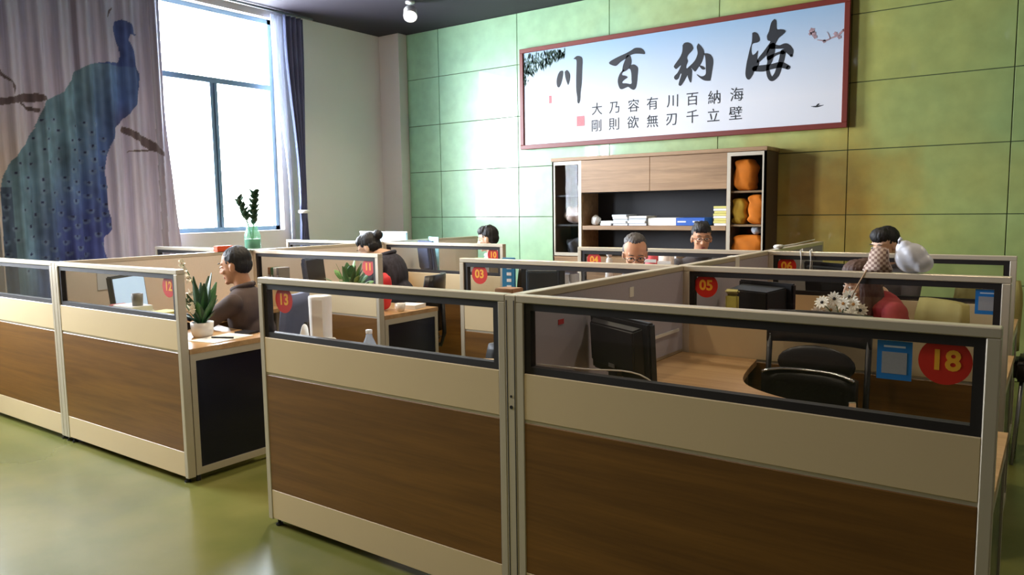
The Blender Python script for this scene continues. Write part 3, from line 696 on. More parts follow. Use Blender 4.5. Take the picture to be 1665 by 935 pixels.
partition('partition with red 04 sticker in front of the wood cabinet', RW['04'][0], -XS - 0.002, 2.880, '04', sx=0.135)
partition('rear partition with red 06 sticker in front of the green wall', XS + 0.002, RW['06'][0], 2.880, '06', sx=0.115)
LS = -3.745; LE = -2.288; LL = -5.20
LY = (0.081, 1.581, 3.054)
partition('partition with red 12 sticker beside the orchid pot', LS + XS + 0.002, LE, LY[0], '12', 'R')
partition('partition with red 11 sticker in front of a green plant', LS + XS + 0.002, LE, LY[1], '11', 'R')
partition('partition with red 10 sticker near the green tiled wall', LS + XS + 0.002, LE, LY[2], '10', 'R')
partition('leftmost partition cut by the left edge of the picture', LL, LS - XS - 0.002, LY[0])
partition('partition end below the window showing dark glass frame corner', LL, LS - XS - 0.002, LY[1])
partition('farthest partition by the blue gathered curtain', LL, LS - XS - 0.002, LY[2])

def spine(label, x, y0, y1, board, endpost=False):
    t = thing('cubicle_partition', label, 'partition', (x, y0, 0), 0, 'cubicle partitions'); d_ = y1 - y0; p = TH + 0.002
    obj('post', bevel(boxes((-p, p, -p, p, 0.03, PH - 0.001)), 0.003, 1), ALU, t)
    if endpost: obj('post', bevel(boxes((-p, p, d_ - 0.03, d_, 0.03, PH - 0.001)), 0.003, 1), ALU, t); d_ -= 0.03
    else: d_ -= p
    obj('top_rail', bevel(boxes((-p, p, p, d_, PH - RH, PH)), 0.003, 1), ALU, t)
    obj('upper_board', boxes((-TH, TH, p, d_, 0.77, PH - RH)), board, t)
    obj('middle_rail', boxes((-TH + 0.004, TH - 0.004, p, d_, 0.755, 0.77)), ALU, t)
    obj('wood_board', boxes((-TH, TH, p, d_, ZW0, 0.755)), WOODY, t)
    obj('lower_board', boxes((-TH, TH, p, d_, ZB, ZW0)), CREAM, t)
    for y in (0.0, d_ - 0.05): obj('levelling_foot', lathe([(0.018, 0), (0.018, 0.008), (0.008, 0.010), (0.008, 0.037)], 10, (0, y, 0)), BLACK, t)
    return t
s0 = spine('grey board partition receding from the double post between 13 and 18', 0, 0.0, 1.482, GREYF)
obj('screw', lathe([(0.005, -0.001), (0.005, 0.001)], 10), BLACK, s0, loc=(0, -0.0245, 0.83), rot=(PI / 2, 0, 0))
obj('screw', lathe([(0.007, -0.001), (0.007, 0.001)], 10), BLACK, s0, loc=(0, -0.0245, 0.79), rot=(PI / 2, 0, 0))
for x in (-0.0165, 0.0165): obj('groove', boxes((x - 0.002, x + 0.002, -0.0246, -0.0238, 0.05, 1.18)), GASKET, s0)
spine('grey board partition between the 03 and 05 stations', 0, 1.482, 2.880, GREYF)
spine('grey board partition end holding a white adapter, near the cabinet', 0, 2.880, 4.30, GREYF, True)
spine('beige board partition receding behind the 12 partition', LS, LY[0], LY[1], BEIGEF)
spine('beige board partition behind the 11 partition', LS, LY[1], LY[2], BEIGEF)
spine('beige board partition in the corner behind the 10 partition', LS, LY[2], 4.50, BEIGEF, True)

# ---------------------------------------------------------------- corner desks
DZ = 0.755
def desk(label, x_sp, y, w, d_, s, frame=True, wing=0.70, sw=0.41):
    """L-shaped desk: u runs from the spine (sign s), v runs away from the cross partition"""
    t = thing('corner_desk', label, 'desk', (x_sp, y, 0), 0, 'corner desks')
    u0, v0, u1, v1 = XS + 0.004, TH + 0.006, w - 0.002, d_ - TH - 0.006
    pts = [(u0, v0), (u1, v0), (u1, wing)]
    arc = spline([(u1 - 0.30, wing, 0), (0.86, wing + 0.03, 0), (0.62, wing + 0.14, 0), (0.49, wing + 0.32, 0), (sw, v1, 0)], 5)
    pts += [(p.x, p.y) for p in arc] + [(u0, v1)]
    obj('desktop', prism([(s * a, b_) for a, b_ in pts], DZ - 0.03, DZ), DESKW, t)
    # end frame under the wing
    f = 0.035; ua, ub = u1 - 0.035, u1 - 0.002
    if frame:
        bx = lambda a, b_, c, e, g_, h: (min(s * a, s * b_), max(s * a, s * b_), c, e, g_, h)
        ef = obj('end_frame', boxes(bx(ua, ub, v0 + 0.002, v0 + f, 0.035, DZ - 0.03), bx(ua, ub, wing - f, wing - 0.004, 0.035, DZ - 0.03), bx(ua, ub, v0 + f, wing - f, 0.035, 0.075), bx(ua, ub, v0 + f, wing - f, DZ - 0.07, DZ - 0.03)), ALU, t)
        obj('shade_sheet', boxes(bx(ua + 0.012, ub - 0.006, v0 + f, wing - f, 0.075, DZ - 0.07)), UNDERSHADE, ef)  # dark sheet fills the open frame in place of under-desk shade
        for v in (v0 + 0.02, wing - 0.02): obj('foot', lathe([(0.014, 0), (0.014, 0.035)], 10, (s * (ua + ub) / 2, v, 0)), BLACK, ef)
    lg = 0.03
    obj('leg', boxes((min(s * (sw - 0.06), s * (sw - 0.03)), max(s * (sw - 0.06), s * (sw - 0.03)), v1 - 0.06, v1 - 0.03, 0, DZ - 0.03)), ALU, t)
    obj('leg', boxes((min(s * 0.50, s * 0.53), max(s * 0.50, s * 0.53), 0.62, 0.65, 0, DZ - 0.03)), ALU, t)
    return t
desk('corner desk behind the 13 partition holding tissues and a bottle', 0, 0.0, 1.464, 1.482, -1)
desk('curved corner desk with a black monitor behind the 18 partition', 0, 0.0, 1.477, 1.482, 1)
desk('corner desk where the balding man with glasses sits', 0, 1.482, 1.466, 1.398, -1)
desk('corner desk behind the 05 partition with white daisies', 0, 1.482, 1.431, 1.398, 1)
desk('corner desk in front of the wood cabinet', 0, 2.880, 1.44, 1.42, -1)
desk('rear corner desk nearest the right green wall tiles', 0, 2.880, 1.395, 1.42, 1)
desk('corner desk of the man in the brown jacket with dark shade sheet in its open end frame', LS, LY[0], LE - LS, 1.5, 1, wing=0.60)
desk('corner desk behind the 11 partition with papers on its end', LS, LY[1], LE - LS, 1.473, 1, wing=0.60)
desk('corner desk of the person in the white shirt', LS, LY[2], LE - LS, 1.446, 1, wing=0.60)
for k, (yy, lab) in enumerate(((LY[0], 'desk behind the leftmost partition'), (LY[1], 'desk by the window behind the second left partition'), (LY[2], 'desk in the far window corner'))):
    desk(lab, LS, yy, LS - LL, 1.45, -1, wing=0.60)

# ---------------------------------------------------------------- ceiling spotlights
LAMPG = mat('lamp_glow', rgb(255, 244, 220), 0.5, emit=(1.0, 0.86, 0.62, 1), estr=14.0)
LAMPS = [(-4.34, 4.16, 40, 'ceiling spotlight shining in the far corner above the green wall'), (-0.27, 2.96, 90, 'ceiling spotlight over the desk in front of the wood cabinet'), (-1.0, 0.3, 70, 'ceiling spotlight over the tissue roll and water bottle'), (-0.4, -0.9, 40, 'ceiling spotlight over the floor before the nearest partitions'), (-2.2, -1.6, 130, 'ceiling spotlight over the open floor at left'), (-2.6, 1.3, 230, 'added ceiling spotlight brightening boards beside the man in the brown jacket'), (0.95, 0.95, 60, 'added ceiling spotlight brightening the station of the empty chrome-edged chair'), (-2.3, 3.2, 120, 'added ceiling spotlight brightening boards beside the woman with the bun'), (2.6, 2.6, 90, 'ceiling spotlight over the right aisle'), (-4.3, -1.8, 130, 'added ceiling spotlight warming the partitions near the front left window')]  # spotlights labelled added are unseen extras that brighten stations and partitions
for i, (x, y, watt, lab) in enumerate(LAMPS):
    t = thing('ceiling_spotlight', lab, 'lamp', (x, y, CEIL), 0, 'ceiling spotlights')
    obj('mount', lathe([(0.05, -0.02), (0.05, 0.0)], 18), WHITEP, t, True)
    obj('stem', tube([(0, 0, -0.02), (0, 0, -0.08)], 0.008, 8), WHITEP, t, True)
    aim = Vector((0.42, -0.46, -0.72) if i == 0 else (0.2, -0.2, -0.9)).to_track_quat('-Z', 'Y').to_euler()
    hs = obj('housing', lathe([(0.03, 0.02), (0.072, -0.015), (0.075, -0.12), (0.070, -0.12), (0.066, -0.09), (0.002, -0.085)], 24), WHITEP, t, True, loc=(0, 0, -0.09), rot=aim)
    obj('bulb_face', lathe([(0.064, -0.112), (0.064, -0.104)], 24), LAMPG, hs)
    ld = bpy.data.lights.new('spot', 'SPOT'); ld.energy = watt; ld.color = (1.0, 0.83, 0.60); ld.spot_size = math.radians(125); ld.spot_blend = 0.8; ld.shadow_soft_size = 0.06
    lo = bpy.data.objects.new('lamp_light', ld); COL.objects.link(lo); lo.parent = t; lo.location = (0.04, -0.04, -0.25)

# ---------------------------------------------------------------- office chairs
def chair(label, x, y, rz, back=LEATHER, seatm=LEATHER, style='task', top=0.97, arms=True, armm=BLACK, group='office chairs'):
    """faces local +Y"""
    t = thing('office_chair', label, 'chair', (x, y, 0), rz, group)
    bm = rbox(-0.235, 0.235, -0.21, 0.25, 0.385, 0.445, 0.028, 3); obj('seat', bm, seatm, t, True)
    if style == 'task':
        bm = bmesh.new(); box(bm, -0.215, 0.215, -0.27, -0.225, 0.50, top)
        bmesh.ops.subdivide_edges(bm, edges=bm.edges[:], cuts=5, use_grid_fill=True)
        for v in bm.verts:
            v.co.y += 0.05 * (v.co.x / 0.215) ** 2 - 0.10 * max(0, v.co.z - 0.62)
            v.co.x *= 1 - 0.12 * max(0, (v.co.z - top + 0.17) / 0.17) ** 2
        obj('backrest', bevel(bm, 0.006, 2) if False else bm, back, t, True)
        obj('back_support', tube([(0, -0.05, 0.37), (0, -0.27, 0.38), (0, -0.30, 0.48), (0, -0.29, top - 0.2)], 0.018, 8), BLACK, t, True)
    else:
        # two-pad back: lower chrome-edged pad and an upper band on side posts
        bm = bmesh.new(); box(bm, -0.20, 0.20, -0.20, -0.15, 0.46, 0.775)
        bmesh.ops.subdivide_edges(bm, edges=bm.edges[:], cuts=5, use_grid_fill=True)
        for v in bm.verts: v.co.y += 0.04 * (v.co.x / 0.2) ** 2; v.co.z -= 0.02 * (v.co.x / 0.2) ** 4 * (v.co.z - 0.46) / 0.28
        lp = obj('lower_back_pad', bm, back, t, True)
        obj('chrome_edge', tube([(a * 0.195, -0.145 + 0.04 * a * a, 0.777 - 0.02 * a ** 4) for a in [k / 8 - 1 for k in range(17)]], 0.008, 8), CHROME, lp, True)
        bm = bmesh.new(); ell(bm, (0, -0.235, 0.79), (0.17, 0.02, 0.085)); obj('lumbar_cushion', bm, back, t, True)
        bm = bmesh.new(); box(bm, -0.225, 0.225, -0.325, -0.295, 0.875, 1.02)
        bmesh.ops.subdivide_edges(bm, edges=bm.edges[:], cuts=4, use_grid_fill=True)
        for v in bm.verts: v.co.y += 0.05 * (v.co.x / 0.22) ** 2
        obj('upper_back_band', bm, back, t, True)
        for s in (-1, 1): obj('back_post', tube([(s * 0.21, -0.20, 0.40), (s * 0.215, -0.235, 0.62), (s * 0.215, -0.262, 0.93)], 0.013, 8), BLACK, t, True)
    if arms:
        for s in (-1, 1):
            a = obj('armrest', rbox(s * 0.27 - 0.025, s * 0.27 + 0.025, -0.14, 0.12, 0.635, 0.66, 0.01), armm, t, True)
            obj('arm_post', tube([(s * 0.22, -0.02, 0.40), (s * 0.268, -0.02, 0.43), (s * 0.27, -0.02, 0.64)], 0.013, 8), armm, a, True)
    obj('gas_column', lathe([(0.03, 0.10), (0.03, 0.24), (0.018, 0.24), (0.018, 0.385)], 14), STEEL, t, True)
    for k in range(5):
        an = k * 2 * PI / 5 + 0.3; cx, cy = math.cos(an), math.sin(an)
        lg = obj('base_leg', tube([(0.02 * cx, 0.02 * cy, 0.11), (0.27 * cx, 0.27 * cy, 0.075)], [0.024, 0.016], 8), BLACK, t, True)
        obj('caster', lathe([(0.028, -0.018), (0.03, 0), (0.028, 0.018)], 12), BLACK, lg, True, loc=(0.27 * cx, 0.27 * cy, 0.030), rot=(PI / 2, 0, an))
    return t

# ---------------------------------------------------------------- people
SKIN = mat('skin', rgb(198, 146, 112), 0.55, var=0.05, scale=20, spec=0.35)
SKIN2 = mat('skin_pale', rgb(220, 180, 152), 0.55, var=0.05, scale=20, spec=0.35)
HAIR = mat('black_hair', rgb(20, 18, 20), 0.6, var=0.2, scale=60, bump=0.3, stretch=(3, 3, 0.5))
HAIRB = mat('brown_hair', rgb(72, 44, 34), 0.6, var=0.25, scale=60, bump=0.3, stretch=(3, 3, 0.5))
HAIRG = mat('greying_hair', rgb(70, 66, 66), 0.6, var=0.25, scale=60, bump=0.3)
EYEW = mat('eye_white', rgb(225, 220, 214), 0.2); EYED = mat('dark_iris', rgb(26, 18, 14), 0.15)
LIP = mat('lips', rgb(160, 90, 80), 0.5)
TROU = mat('dark_trousers', rgb(34, 36, 46), 0.85, var=0.08, scale=50)
SHOE = mat('black_shoe', rgb(22, 20, 20), 0.4)
def person(label, hx, hy, hz, rz, top, hair='short', hairm=HAIR, skin=SKIN, lean=0.12, yaw=0.0, pitch=0.0, glasses=False, reach=0.36, wx=0.13, collar=True, armz=0.80, top_name='jacket', raise_l=False, hunch=(0.0, 0.0)):
    fwd = Vector((-math.sin(rz), math.cos(rz), 0)); rx = hx - fwd.x * (lean + 0.03 + hunch[0]); ry = hy - fwd.y * (lean + 0.03 + hunch[0])
    t = thing('person', label, 'person', (rx, ry, 0), rz)
    H = Vector((0, lean + 0.03 + hunch[0], hz)); R = Euler((-pitch, 0, yaw)); R3 = R.to_matrix()
    sz = hz - 0.215 + hunch[1]; sy = lean * 0.85
    def hp(p): return H + R3 @ Vector(p)
    def hell(bm, c, r): ell(bm, hp(c), r, 20, 14, R)
    b = bmesh.new()
    hell(b, (0, -0.008, 0.03), (0.076, 0.094, 0.09)); hell(b, (0, 0.020, -0.035), (0.061, 0.073, 0.086)); hell(b, (0, 0.036, -0.078), (0.046, 0.048, 0.040))
    hell(b, (0, 0.076, -0.103), (0.022, 0.018, 0.016)); hell(b, (0, 0.072, 0.026), (0.052, 0.019, 0.012))
    cap(b, hp((0, 0.088, 0.006)), hp((0, 0.106, -0.030)), 0.009, 0.0135, 10)
    for s in (-1, 1):
        hell(b, (s * 0.077, -0.006, -0.018), (0.010, 0.020, 0.031)); hell(b, (s * 0.036, 0.066, -0.030), (0.022, 0.020, 0.018)); hell(b, (s * 0.012, 0.098, -0.036), (0.009, 0.009, 0.008))
    nb = Vector((0, sy - 0.005, sz + 0.05))
    cap(b, nb, hp((0, -0.015, -0.06)), 0.060, 0.052)
    # trunk
    pel = Vector((0, 0.0, 0.545)); chest = Vector((0, sy * 0.8, sz - 0.12)); mid = (pel + chest) / 2
    def trunk(b, k):
        ell(b, pel, (0.165 + k, 0.125 + k, 0.095 + k * .5)); ell(b, mid, (0.150 + k, 0.112 + k, 0.17 + k)); ell(b, chest, (0.165 + k, 0.115 + k, 0.19 + k)); ell(b, (0, sy, sz - 0.005), (0.165 + k, 0.075 + k, 0.065 + k)); ell(b, (0, sy, sz + 0.035), (0.09 + k, 0.062 + k, 0.045 + k))
    trunk(b, 0.0)
    arms = []
    for s in (-1, 1):
        S = Vector((s * 0.185, sy, sz - 0.02)); W = Vector((s * wx, sy + reach, armz))
        if raise_l and s == 1: W = Vector((0.06, lean + 0.15, hz - 0.19))
        dlt = W - S; L1, L2 = 0.285, 0.265; dist = min(dlt.length, L1 + L2 - 0.01)
        if dlt.length > dist: W = S + dlt.normalized() * dist; dlt = W - S
        a = (L1 * L1 - L2 * L2 + dist * dist) / (2 * dist); hgt = math.sqrt(max(0, L1 * L1 - a * a))
        n = dlt.normalized(); ou = Vector((s * 0.75, -0.25, -0.75)); ou = (ou - n * ou.dot(n)).normalized()
        E = S + n * a + ou * hgt
        if E.z < DZ + 0.05 and E.y > 0.25: E.z = DZ + 0.05
        arms.append((s, S, E, W))
        cap(b, S, E, 0.046, 0.038); cap(b, E, W, 0.038, 0.027)
        d_ = (W - E); d_.z *= 0.25 if not raise_l or s == -1 else 1.0; d_.normalize(); sd = Vector((d_.y, -d_.x, 0)); sd.normalize()
        if raise_l and s == 1: d_ = Vector((-0.2, -0.25, 0.9)).normalized(); sd = Vector((1, 0, 0.2)).normalized()
        up = sd.cross(d_)
        if up.z < 0: up = -up
        rotm = Matrix((sd, d_, up)).transposed(); P = W + d_ * 0.045
        ell(b, P, (0.037, 0.048, 0.017), 16, 10, rotm.to_quaternion().to_euler())
        cap(b, W - d_ * 0.005, P, 0.026, 0.024, 10)
        for k, (off, ln) in enumerate(((-0.027, 0.062), (-0.009, 0.072), (0.009, 0.068), (0.026, 0.052))):
            f0 = P + d_ * 0.036 + sd * off; f1 = f0 + d_ * ln * 0.5 + up * 0.008; f2 = f1 + d_ * ln * 0.42 - up * 0.012; f3 = f2 + d_ * ln * 0.16 - up * 0.010
            tube([f0, f1, f2, f3], [0.0088, 0.0085, 0.0078, 0.0062], 8, b); ell(b, f1, (0.0088,) * 3, 8, 6); ell(b, f3, (0.0064,) * 3, 8, 6)
        inn = sd * (-s) * (1 if sd.x > 0 else -1)
        th0 = W + d_ * 0.02 + inn * 0.026; th1 = th0 + inn * 0.028 + d_ * 0.028; th2 = th1 + d_ * 0.032 - up * 0.004
        tube([th0, th1, th2], [0.013, 0.0105, 0.0085], 8, b); ell(b, th1, (0.0105,) * 3, 8, 6); ell(b, th2, (0.0088,) * 3, 8, 6)
    legs = []
    for s in (-1, 1):
        hip = Vector((s * 0.09, 0.02, 0.535)); kn = Vector((s * 0.12, 0.40, 0.515)); an = Vector((s * 0.12, 0.34, 0.09)); toe = Vector((s * 0.13, 0.48, 0.045))
        legs.append((hip, kn, an, toe)); cap(b, hip, kn, 0.075, 0.055); cap(b, kn, an, 0.052, 0.036); cap(b, an - Vector((0, 0, 0.035)), toe, 0.036, 0.028)
    body = obj('body', remesh(b, 0.0065, 3, 'body'), skin, t)
    # clothing
    c = bmesh.new(); trunk(c, 0.014)
    for s, S, E, W in arms:
        cap(c, S, E, 0.064, 0.053); cap(c, E, W - (W - E).normalized() * 0.02, 0.053, 0.042)
    tp = obj(top_name, remesh(c, 0.010, 4, 'top'), top, t)
    if collar:
        ring = []
        for k in range(17):
            a = 2 * PI * k / 16; ring.append((0.066 * math.sin(a), nb.y + 0.012 - 0.066 * math.cos(a), nb.z + 0.022 + 0.020 * math.cos(a)))
        obj('collar', tube(ring, 0.018, 8), top, tp, True)
    c = bmesh.new(); ell(c, pel, (0.178, 0.135, 0.10))
    for hip, kn, an, toe in legs: cap(c, hip, kn, 0.088, 0.068); cap(c, kn, an, 0.064, 0.05)
    obj('trousers', remesh(c, 0.012, 3, 'trousers'), TROU, t)
    for hip, kn, an, toe in legs:
        c = bmesh.new(); cap(c, an - Vector((0, 0.01, 0.045)), toe, 0.044, 0.038)
        for v in c.verts: v.co.z = max(0.004, v.co.z)
        obj('shoe', remesh(c, 0.010, 2, 'shoe'), SHOE, t)
    # hair
    c = bmesh.new()
    if hair == 'bald':
        hell(c, (0, -0.030, 0.012), (0.085, 0.086, 0.068)); hell(c, (0, -0.03, 0.065), (0.074, 0.078, 0.062)); hell(c, (0, 0.0, 0.092), (0.05, 0.055, 0.034))
    else:
        hell(c, (0, -0.020, 0.043), (0.081, 0.096, 0.085)); hell(c, (0, -0.045, 0.0), (0.076, 0.066, 0.07))
        if hair == 'fringe': hell(c, (0, 0.035, 0.075), (0.068, 0.062, 0.058))
        if hair == 'spiky':
            rr = random.Random(4)
            for k in range(26): hell(c, (rr.uniform(-.045, .045), rr.uniform(-.05, .05), 0.106 + rr.uniform(0, .010)), (0.016, 0.022, 0.018))
            hell(c, (0, 0.03, 0.078), (0.068, 0.062, 0.052))
        if hair == 'bun':
            hell(c, (0, -0.125, 0.055), (0.042, 0.040, 0.042)); hell(c, (0, -0.09, 0.045), (0.03, 0.04, 0.03))
            hell(c, (0, 0.02, 0.075), (0.072, 0.065, 0.055))
        if hair == 'long':
            hell(c, (0, 0.015, 0.075), (0.075, 0.07, 0.058))
            for s in (-1, 0, 1): cap(c, hp((s * 0.055, -0.045 + 0.02 * abs(s), 0.02)), hp((s * 0.055, -0.045, 0.02)) + Vector((s * 0.02, -0.03, -0.25)), 0.050, 0.045)
            for s in (-1, 1): cap(c, hp((s * 0.068, 0.015, 0.03)), hp((s * 0.068, 0.015, 0.03)) + Vector((s * 0.012, -0.01, -0.19)), 0.026, 0.03)
    hm = remesh(c, 0.006, 3, 'hair')
    nr = [v.normal.copy() for v in hm.vertices]
    for v, n_ in zip(hm.vertices, nr):
        q = v.co - H
        v.co += n_ * (0.0045 * noise.noise((math.atan2(q.x, q.y) * 9, q.z * 14, 0.3)) + 0.003 * noise.noise((q.x * 160, q.y * 90, q.z * 40)))
    obj('hair', hm, hairm, t)
    for s in (-1, 1):
        e = bmesh.new(); ell(e, (0, 0, 0), (0.014, 0.008, 0.0065), 12, 8)
        eo = obj('eye', e, EYEW, t, True, loc=hp((s * 0.031, 0.0845, 0.002)), rot=R)
        e = bmesh.new(); ell(e, (0, 0.006, 0), (0.0058, 0.0035, 0.0058), 10, 6); obj('iris', e, EYED, eo, True)
        e = bmesh.new(); tube([(-0.018, 0.003, 0), (0, 0.006, 0.005), (0.018, 0, 0.001)], [0.002, 0.0035, 0.002], 6, e)
        obj('eyebrow', e, hairm, t, True, loc=hp((s * 0.032, 0.0895, 0.026)), rot=R)
    e = bmesh.new(); ell(e, (0, 0, 0.003), (0.022, 0.008, 0.004), 12, 6); ell(e, (0, 0, -0.004), (0.019, 0.008, 0.005), 12, 6)
    obj('mouth', e, LIP, t, True, loc=hp((0, 0.0865, -0.070)), rot=R)
    if glasses:
        gb = bmesh.new()
        for s in (-1, 1):
            tube([(s * 0.033 + 0.023 * math.cos(k * PI / 8), 0, 0.016 * math.sin(k * PI / 8)) for k in range(17)], 0.0022, 6, gb)
            tube([(s * 0.056, 0, 0.004), (s * 0.080, -0.02, 0.004), (s * 0.083, -0.10, 0.0)], 0.002, 6, gb)
        tube([(-0.010, 0.003, 0.003), (0.010, 0.003, 0.003)], 0.002, 6, gb)
        obj('glasses', gb, BLACK, t, True, loc=hp((0, 0.104, 0.0)), rot=R)
    return t
R_ = math.radians
JACK = mat('dark_brown_jacket', rgb(74, 60, 56), 0.85, var=0.1, scale=30, bump=0.1)
PATT = mat('black_white_jacket', rgb(44, 42, 52), 0.85, var=0.7, scale=16, stretch=(3, 3, 0.6))
WSHIRT = mat('white_shirt', rgb(226, 222, 222), 0.85, var=0.03)
GSHIRT = mat('dark_grey_shirt', rgb(70, 68, 70), 0.85, var=0.06)
RTOP = mat('dark_red_top', rgb(140, 36, 42), 0.85, var=0.1, scale=30)
person('man in dark brown jacket seated in profile beside the orchid', -2.86, 0.81, 1.155, R_(122), JACK, 'short', HAIR, SKIN, lean=0.14, pitch=R_(10), reach=0.30, wx=0.02)
person('woman with black hair in a bun bending over the 11 desk', -3.15, 2.30, 1.19, R_(112), PATT, 'bun', HAIR, SKIN2, lean=0.22, pitch=R_(30), hunch=(0.10, 0.09))
person('black-haired person in white shirt behind the 10 partition', -3.0, 3.75, 1.21, R_(112), WSHIRT, 'spiky', HAIR, SKIN2, lean=0.12, pitch=R_(10), top_name='shirt')
person('balding man with glasses looking down behind the 03 partition', -0.73, 2.42, 1.195, R_(-150), GSHIRT, 'bald', HAIRG, SKIN, lean=0.05, pitch=R_(24), glasses=True, top_name='shirt')
person('dark-haired man with glasses in front of the cabinet shelf', -0.80, 3.76, 1.245, R_(-150), GSHIRT, 'spiky', HAIR, SKIN, lean=0.10, pitch=R_(8), glasses=True, top_name='shirt')
person('woman with long brown hair and dark red top behind daisies', 0.73, 2.20, 1.08, R_(128), RTOP, 'long', HAIRB, SKIN2, lean=0.16, pitch=R_(16), reach=0.26, hunch=(0.03, 0.09), collar=False, top_name='top')
person('black-haired person behind the white bag by the 06 partition', 0.60, 3.60, 1.215, R_(150), GSHIRT, 'fringe', HAIR, SKIN2, lean=0.12, pitch=R_(15), top_name='shirt')

def chair_for(label, hx, hy, rz, lean, back_=0.0, **k):
    fwd = Vector((-math.sin(rz), math.cos(rz), 0)); return chair(label, hx - fwd.x * (lean + 0.03 + back_), hy - fwd.y * (lean + 0.03 + back_), rz, **k)
chair_for('blue-grey backed office chair under the man in brown jacket', -2.86, 0.81, R_(122), 0.14, arms=False, back=mat('blue_grey_mesh', rgb(104, 114, 150), 0.8, var=0.08, scale=60))
chair_for('black leather office chair behind the woman with the bun', -3.15, 2.30, R_(112), 0.22, 0.10, arms=False)
chair_for('black office chair of the person in white shirt', -3.0, 3.75, R_(112), 0.12, arms=False)
chair_for('black office chair under the balding man', -0.73, 2.42, R_(-150), 0.05, arms=False)
chair_for('black office chair in front of the wood cabinet', -0.80, 3.76, R_(-150), 0.10, arms=False)
chair_for('olive-backed office chair of the woman in dark red', 0.73, 2.20, R_(128), 0.16, 0.03, arms=False, back=OLIVE)
chair('olive-backed office chair standing empty behind the 06 partition', 1.12, 3.75, R_(160), back=OLIVE, arms=False)
chair('empty black chair with chrome-edged pad behind the 18 partition', 0.71, 1.08, R_(178), style='split', arms=False)
chair('low-backed black chair seen through the 13 partition glass', -0.83, 0.98, R_(180), top=0.745, arms=False)
chair('white-backed chair behind the leftmost partition', -4.45, 0.95, R_(175), back=WHITEP, arms=False)

# ---------------------------------------------------------------- monitors and desk things
SCREEN_ON = mat('lit_screen', rgb(150, 180, 205), 0.3, emit=(0.55, 0.72, 0.90, 1), estr=0.8)
def monitor(label, x, y, rz, w=0.42, h=0.26, z0=0.86, shell=BLACK, screen=BLACKG, deep=0.03, tilt=0.10, paper=None):
    t = thing('computer_monitor', label, 'monitor', (x, y, DZ), rz, 'computer monitors')
    z0 -= DZ; z1 = z0 + h
    def tl(bm):
        for v in bm.verts: v.co.y -= (v.co.z - z0) * tilt
        return bm
    sh = obj('shell', tl(rbox(-w / 2, w / 2, -0.012, 0.022, z0, z1, 0.008, 2)), shell, t)
    obj('screen', tl(boxes((-w / 2 + 0.018, w / 2 - 0.018, 0.0225, 0.0245, z0 + 0.022, z1 - 0.018))), screen, t)
    bm = bmesh.new(); box(bm, -w / 2 + 0.03, w / 2 - 0.03, -0.012 - deep, -0.013, z0 + 0.03, z1 - 0.02)
    for v in bm.verts:
        if v.co.y < -0.02: v.co.x *= 0.86; v.co.z = lerp((z0 + z1) / 2, v.co.z, 0.84)
    obj('rear_housing', bevel(tl(bm), 0.006, 2), shell, sh)
    obj('stand_neck', boxes((-0.03, 0.03, -0.045, -0.022, 0.012, z0 + 0.10)), shell, t)
    obj('stand_base', prism([(0.12 * math.cos(k * PI / 12), -0.02 + 0.085 * math.sin(k * PI / 12)) for k in range(24)], 0.0, 0.012), shell, t)
    return t, sh, z0, z1, tilt, deep
mt = monitor('black monitor seen from behind on the 18 desk', 0.225, 0.405, R_(-29), 0.41, 0.235, 0.85, deep=0.035, tilt=0.06)
obj('rear_logo', boxes((-0.02, 0.02, -0.0515, -0.049, 0.135, 0.15)), STEEL, mt[1])
mt = monitor('thick black monitor with two white stickers behind the 05 partition', 0.30, 1.93, R_(-22), 0.36, 0.28, 0.81, deep=0.14, tilt=0.0)
for a, b_, c, d_ in ((-0.03, 0.02, 0.17, 0.195), (-0.11, -0.075, 0.21, 0.24)): obj('white_sticker', boxes((a, b_, -0.1550, -0.1525, c - 0.03, d_ - 0.03)), PAPER, mt[1])
monitor('lit monitor seen edge-on behind the 12 partition glass', -3.50, 0.42, R_(-58), 0.40, 0.26, 0.84, screen=SCREEN_ON)
monitor('dark monitor behind the 11 partition glass', -3.48, 1.99, R_(-62), 0.40, 0.28, 0.84, shell=NAVYP)
monitor('dark blue monitor rising above the 10 partition', -3.44, 3.36, R_(-25), 0.36, 0.32, 0.88, shell=NAVYP)
monitor('dark monitor beside the blue calendar behind the 03 partition', -1.10, 1.86, R_(25), 0.28, 0.26, 0.88, shell=mat('dark_teal_plastic', rgb(40, 52, 60), 0.4))
monitor('black monitor behind the 06 partition glass', 0.34, 3.20, R_(-30), 0.42, 0.27, 0.84)

def sheet(label, pts, z, mat_=PAPER, th=0.002, name='paper_sheet', cat='paper'):
    return tag(obj(name, prism(pts, z, z + th), mat_), label, cat)
def rect(cx, cy, w, d_, a):
    c, s = math.cos(a), math.sin(a)
    return [(cx + c * u - s * v, cy + s * u + c * v) for u, v in ((-w / 2, -d_ / 2), (w / 2, -d_ / 2), (w / 2, d_ / 2), (-w / 2, d_ / 2))]
Z = DZ + 0.0006

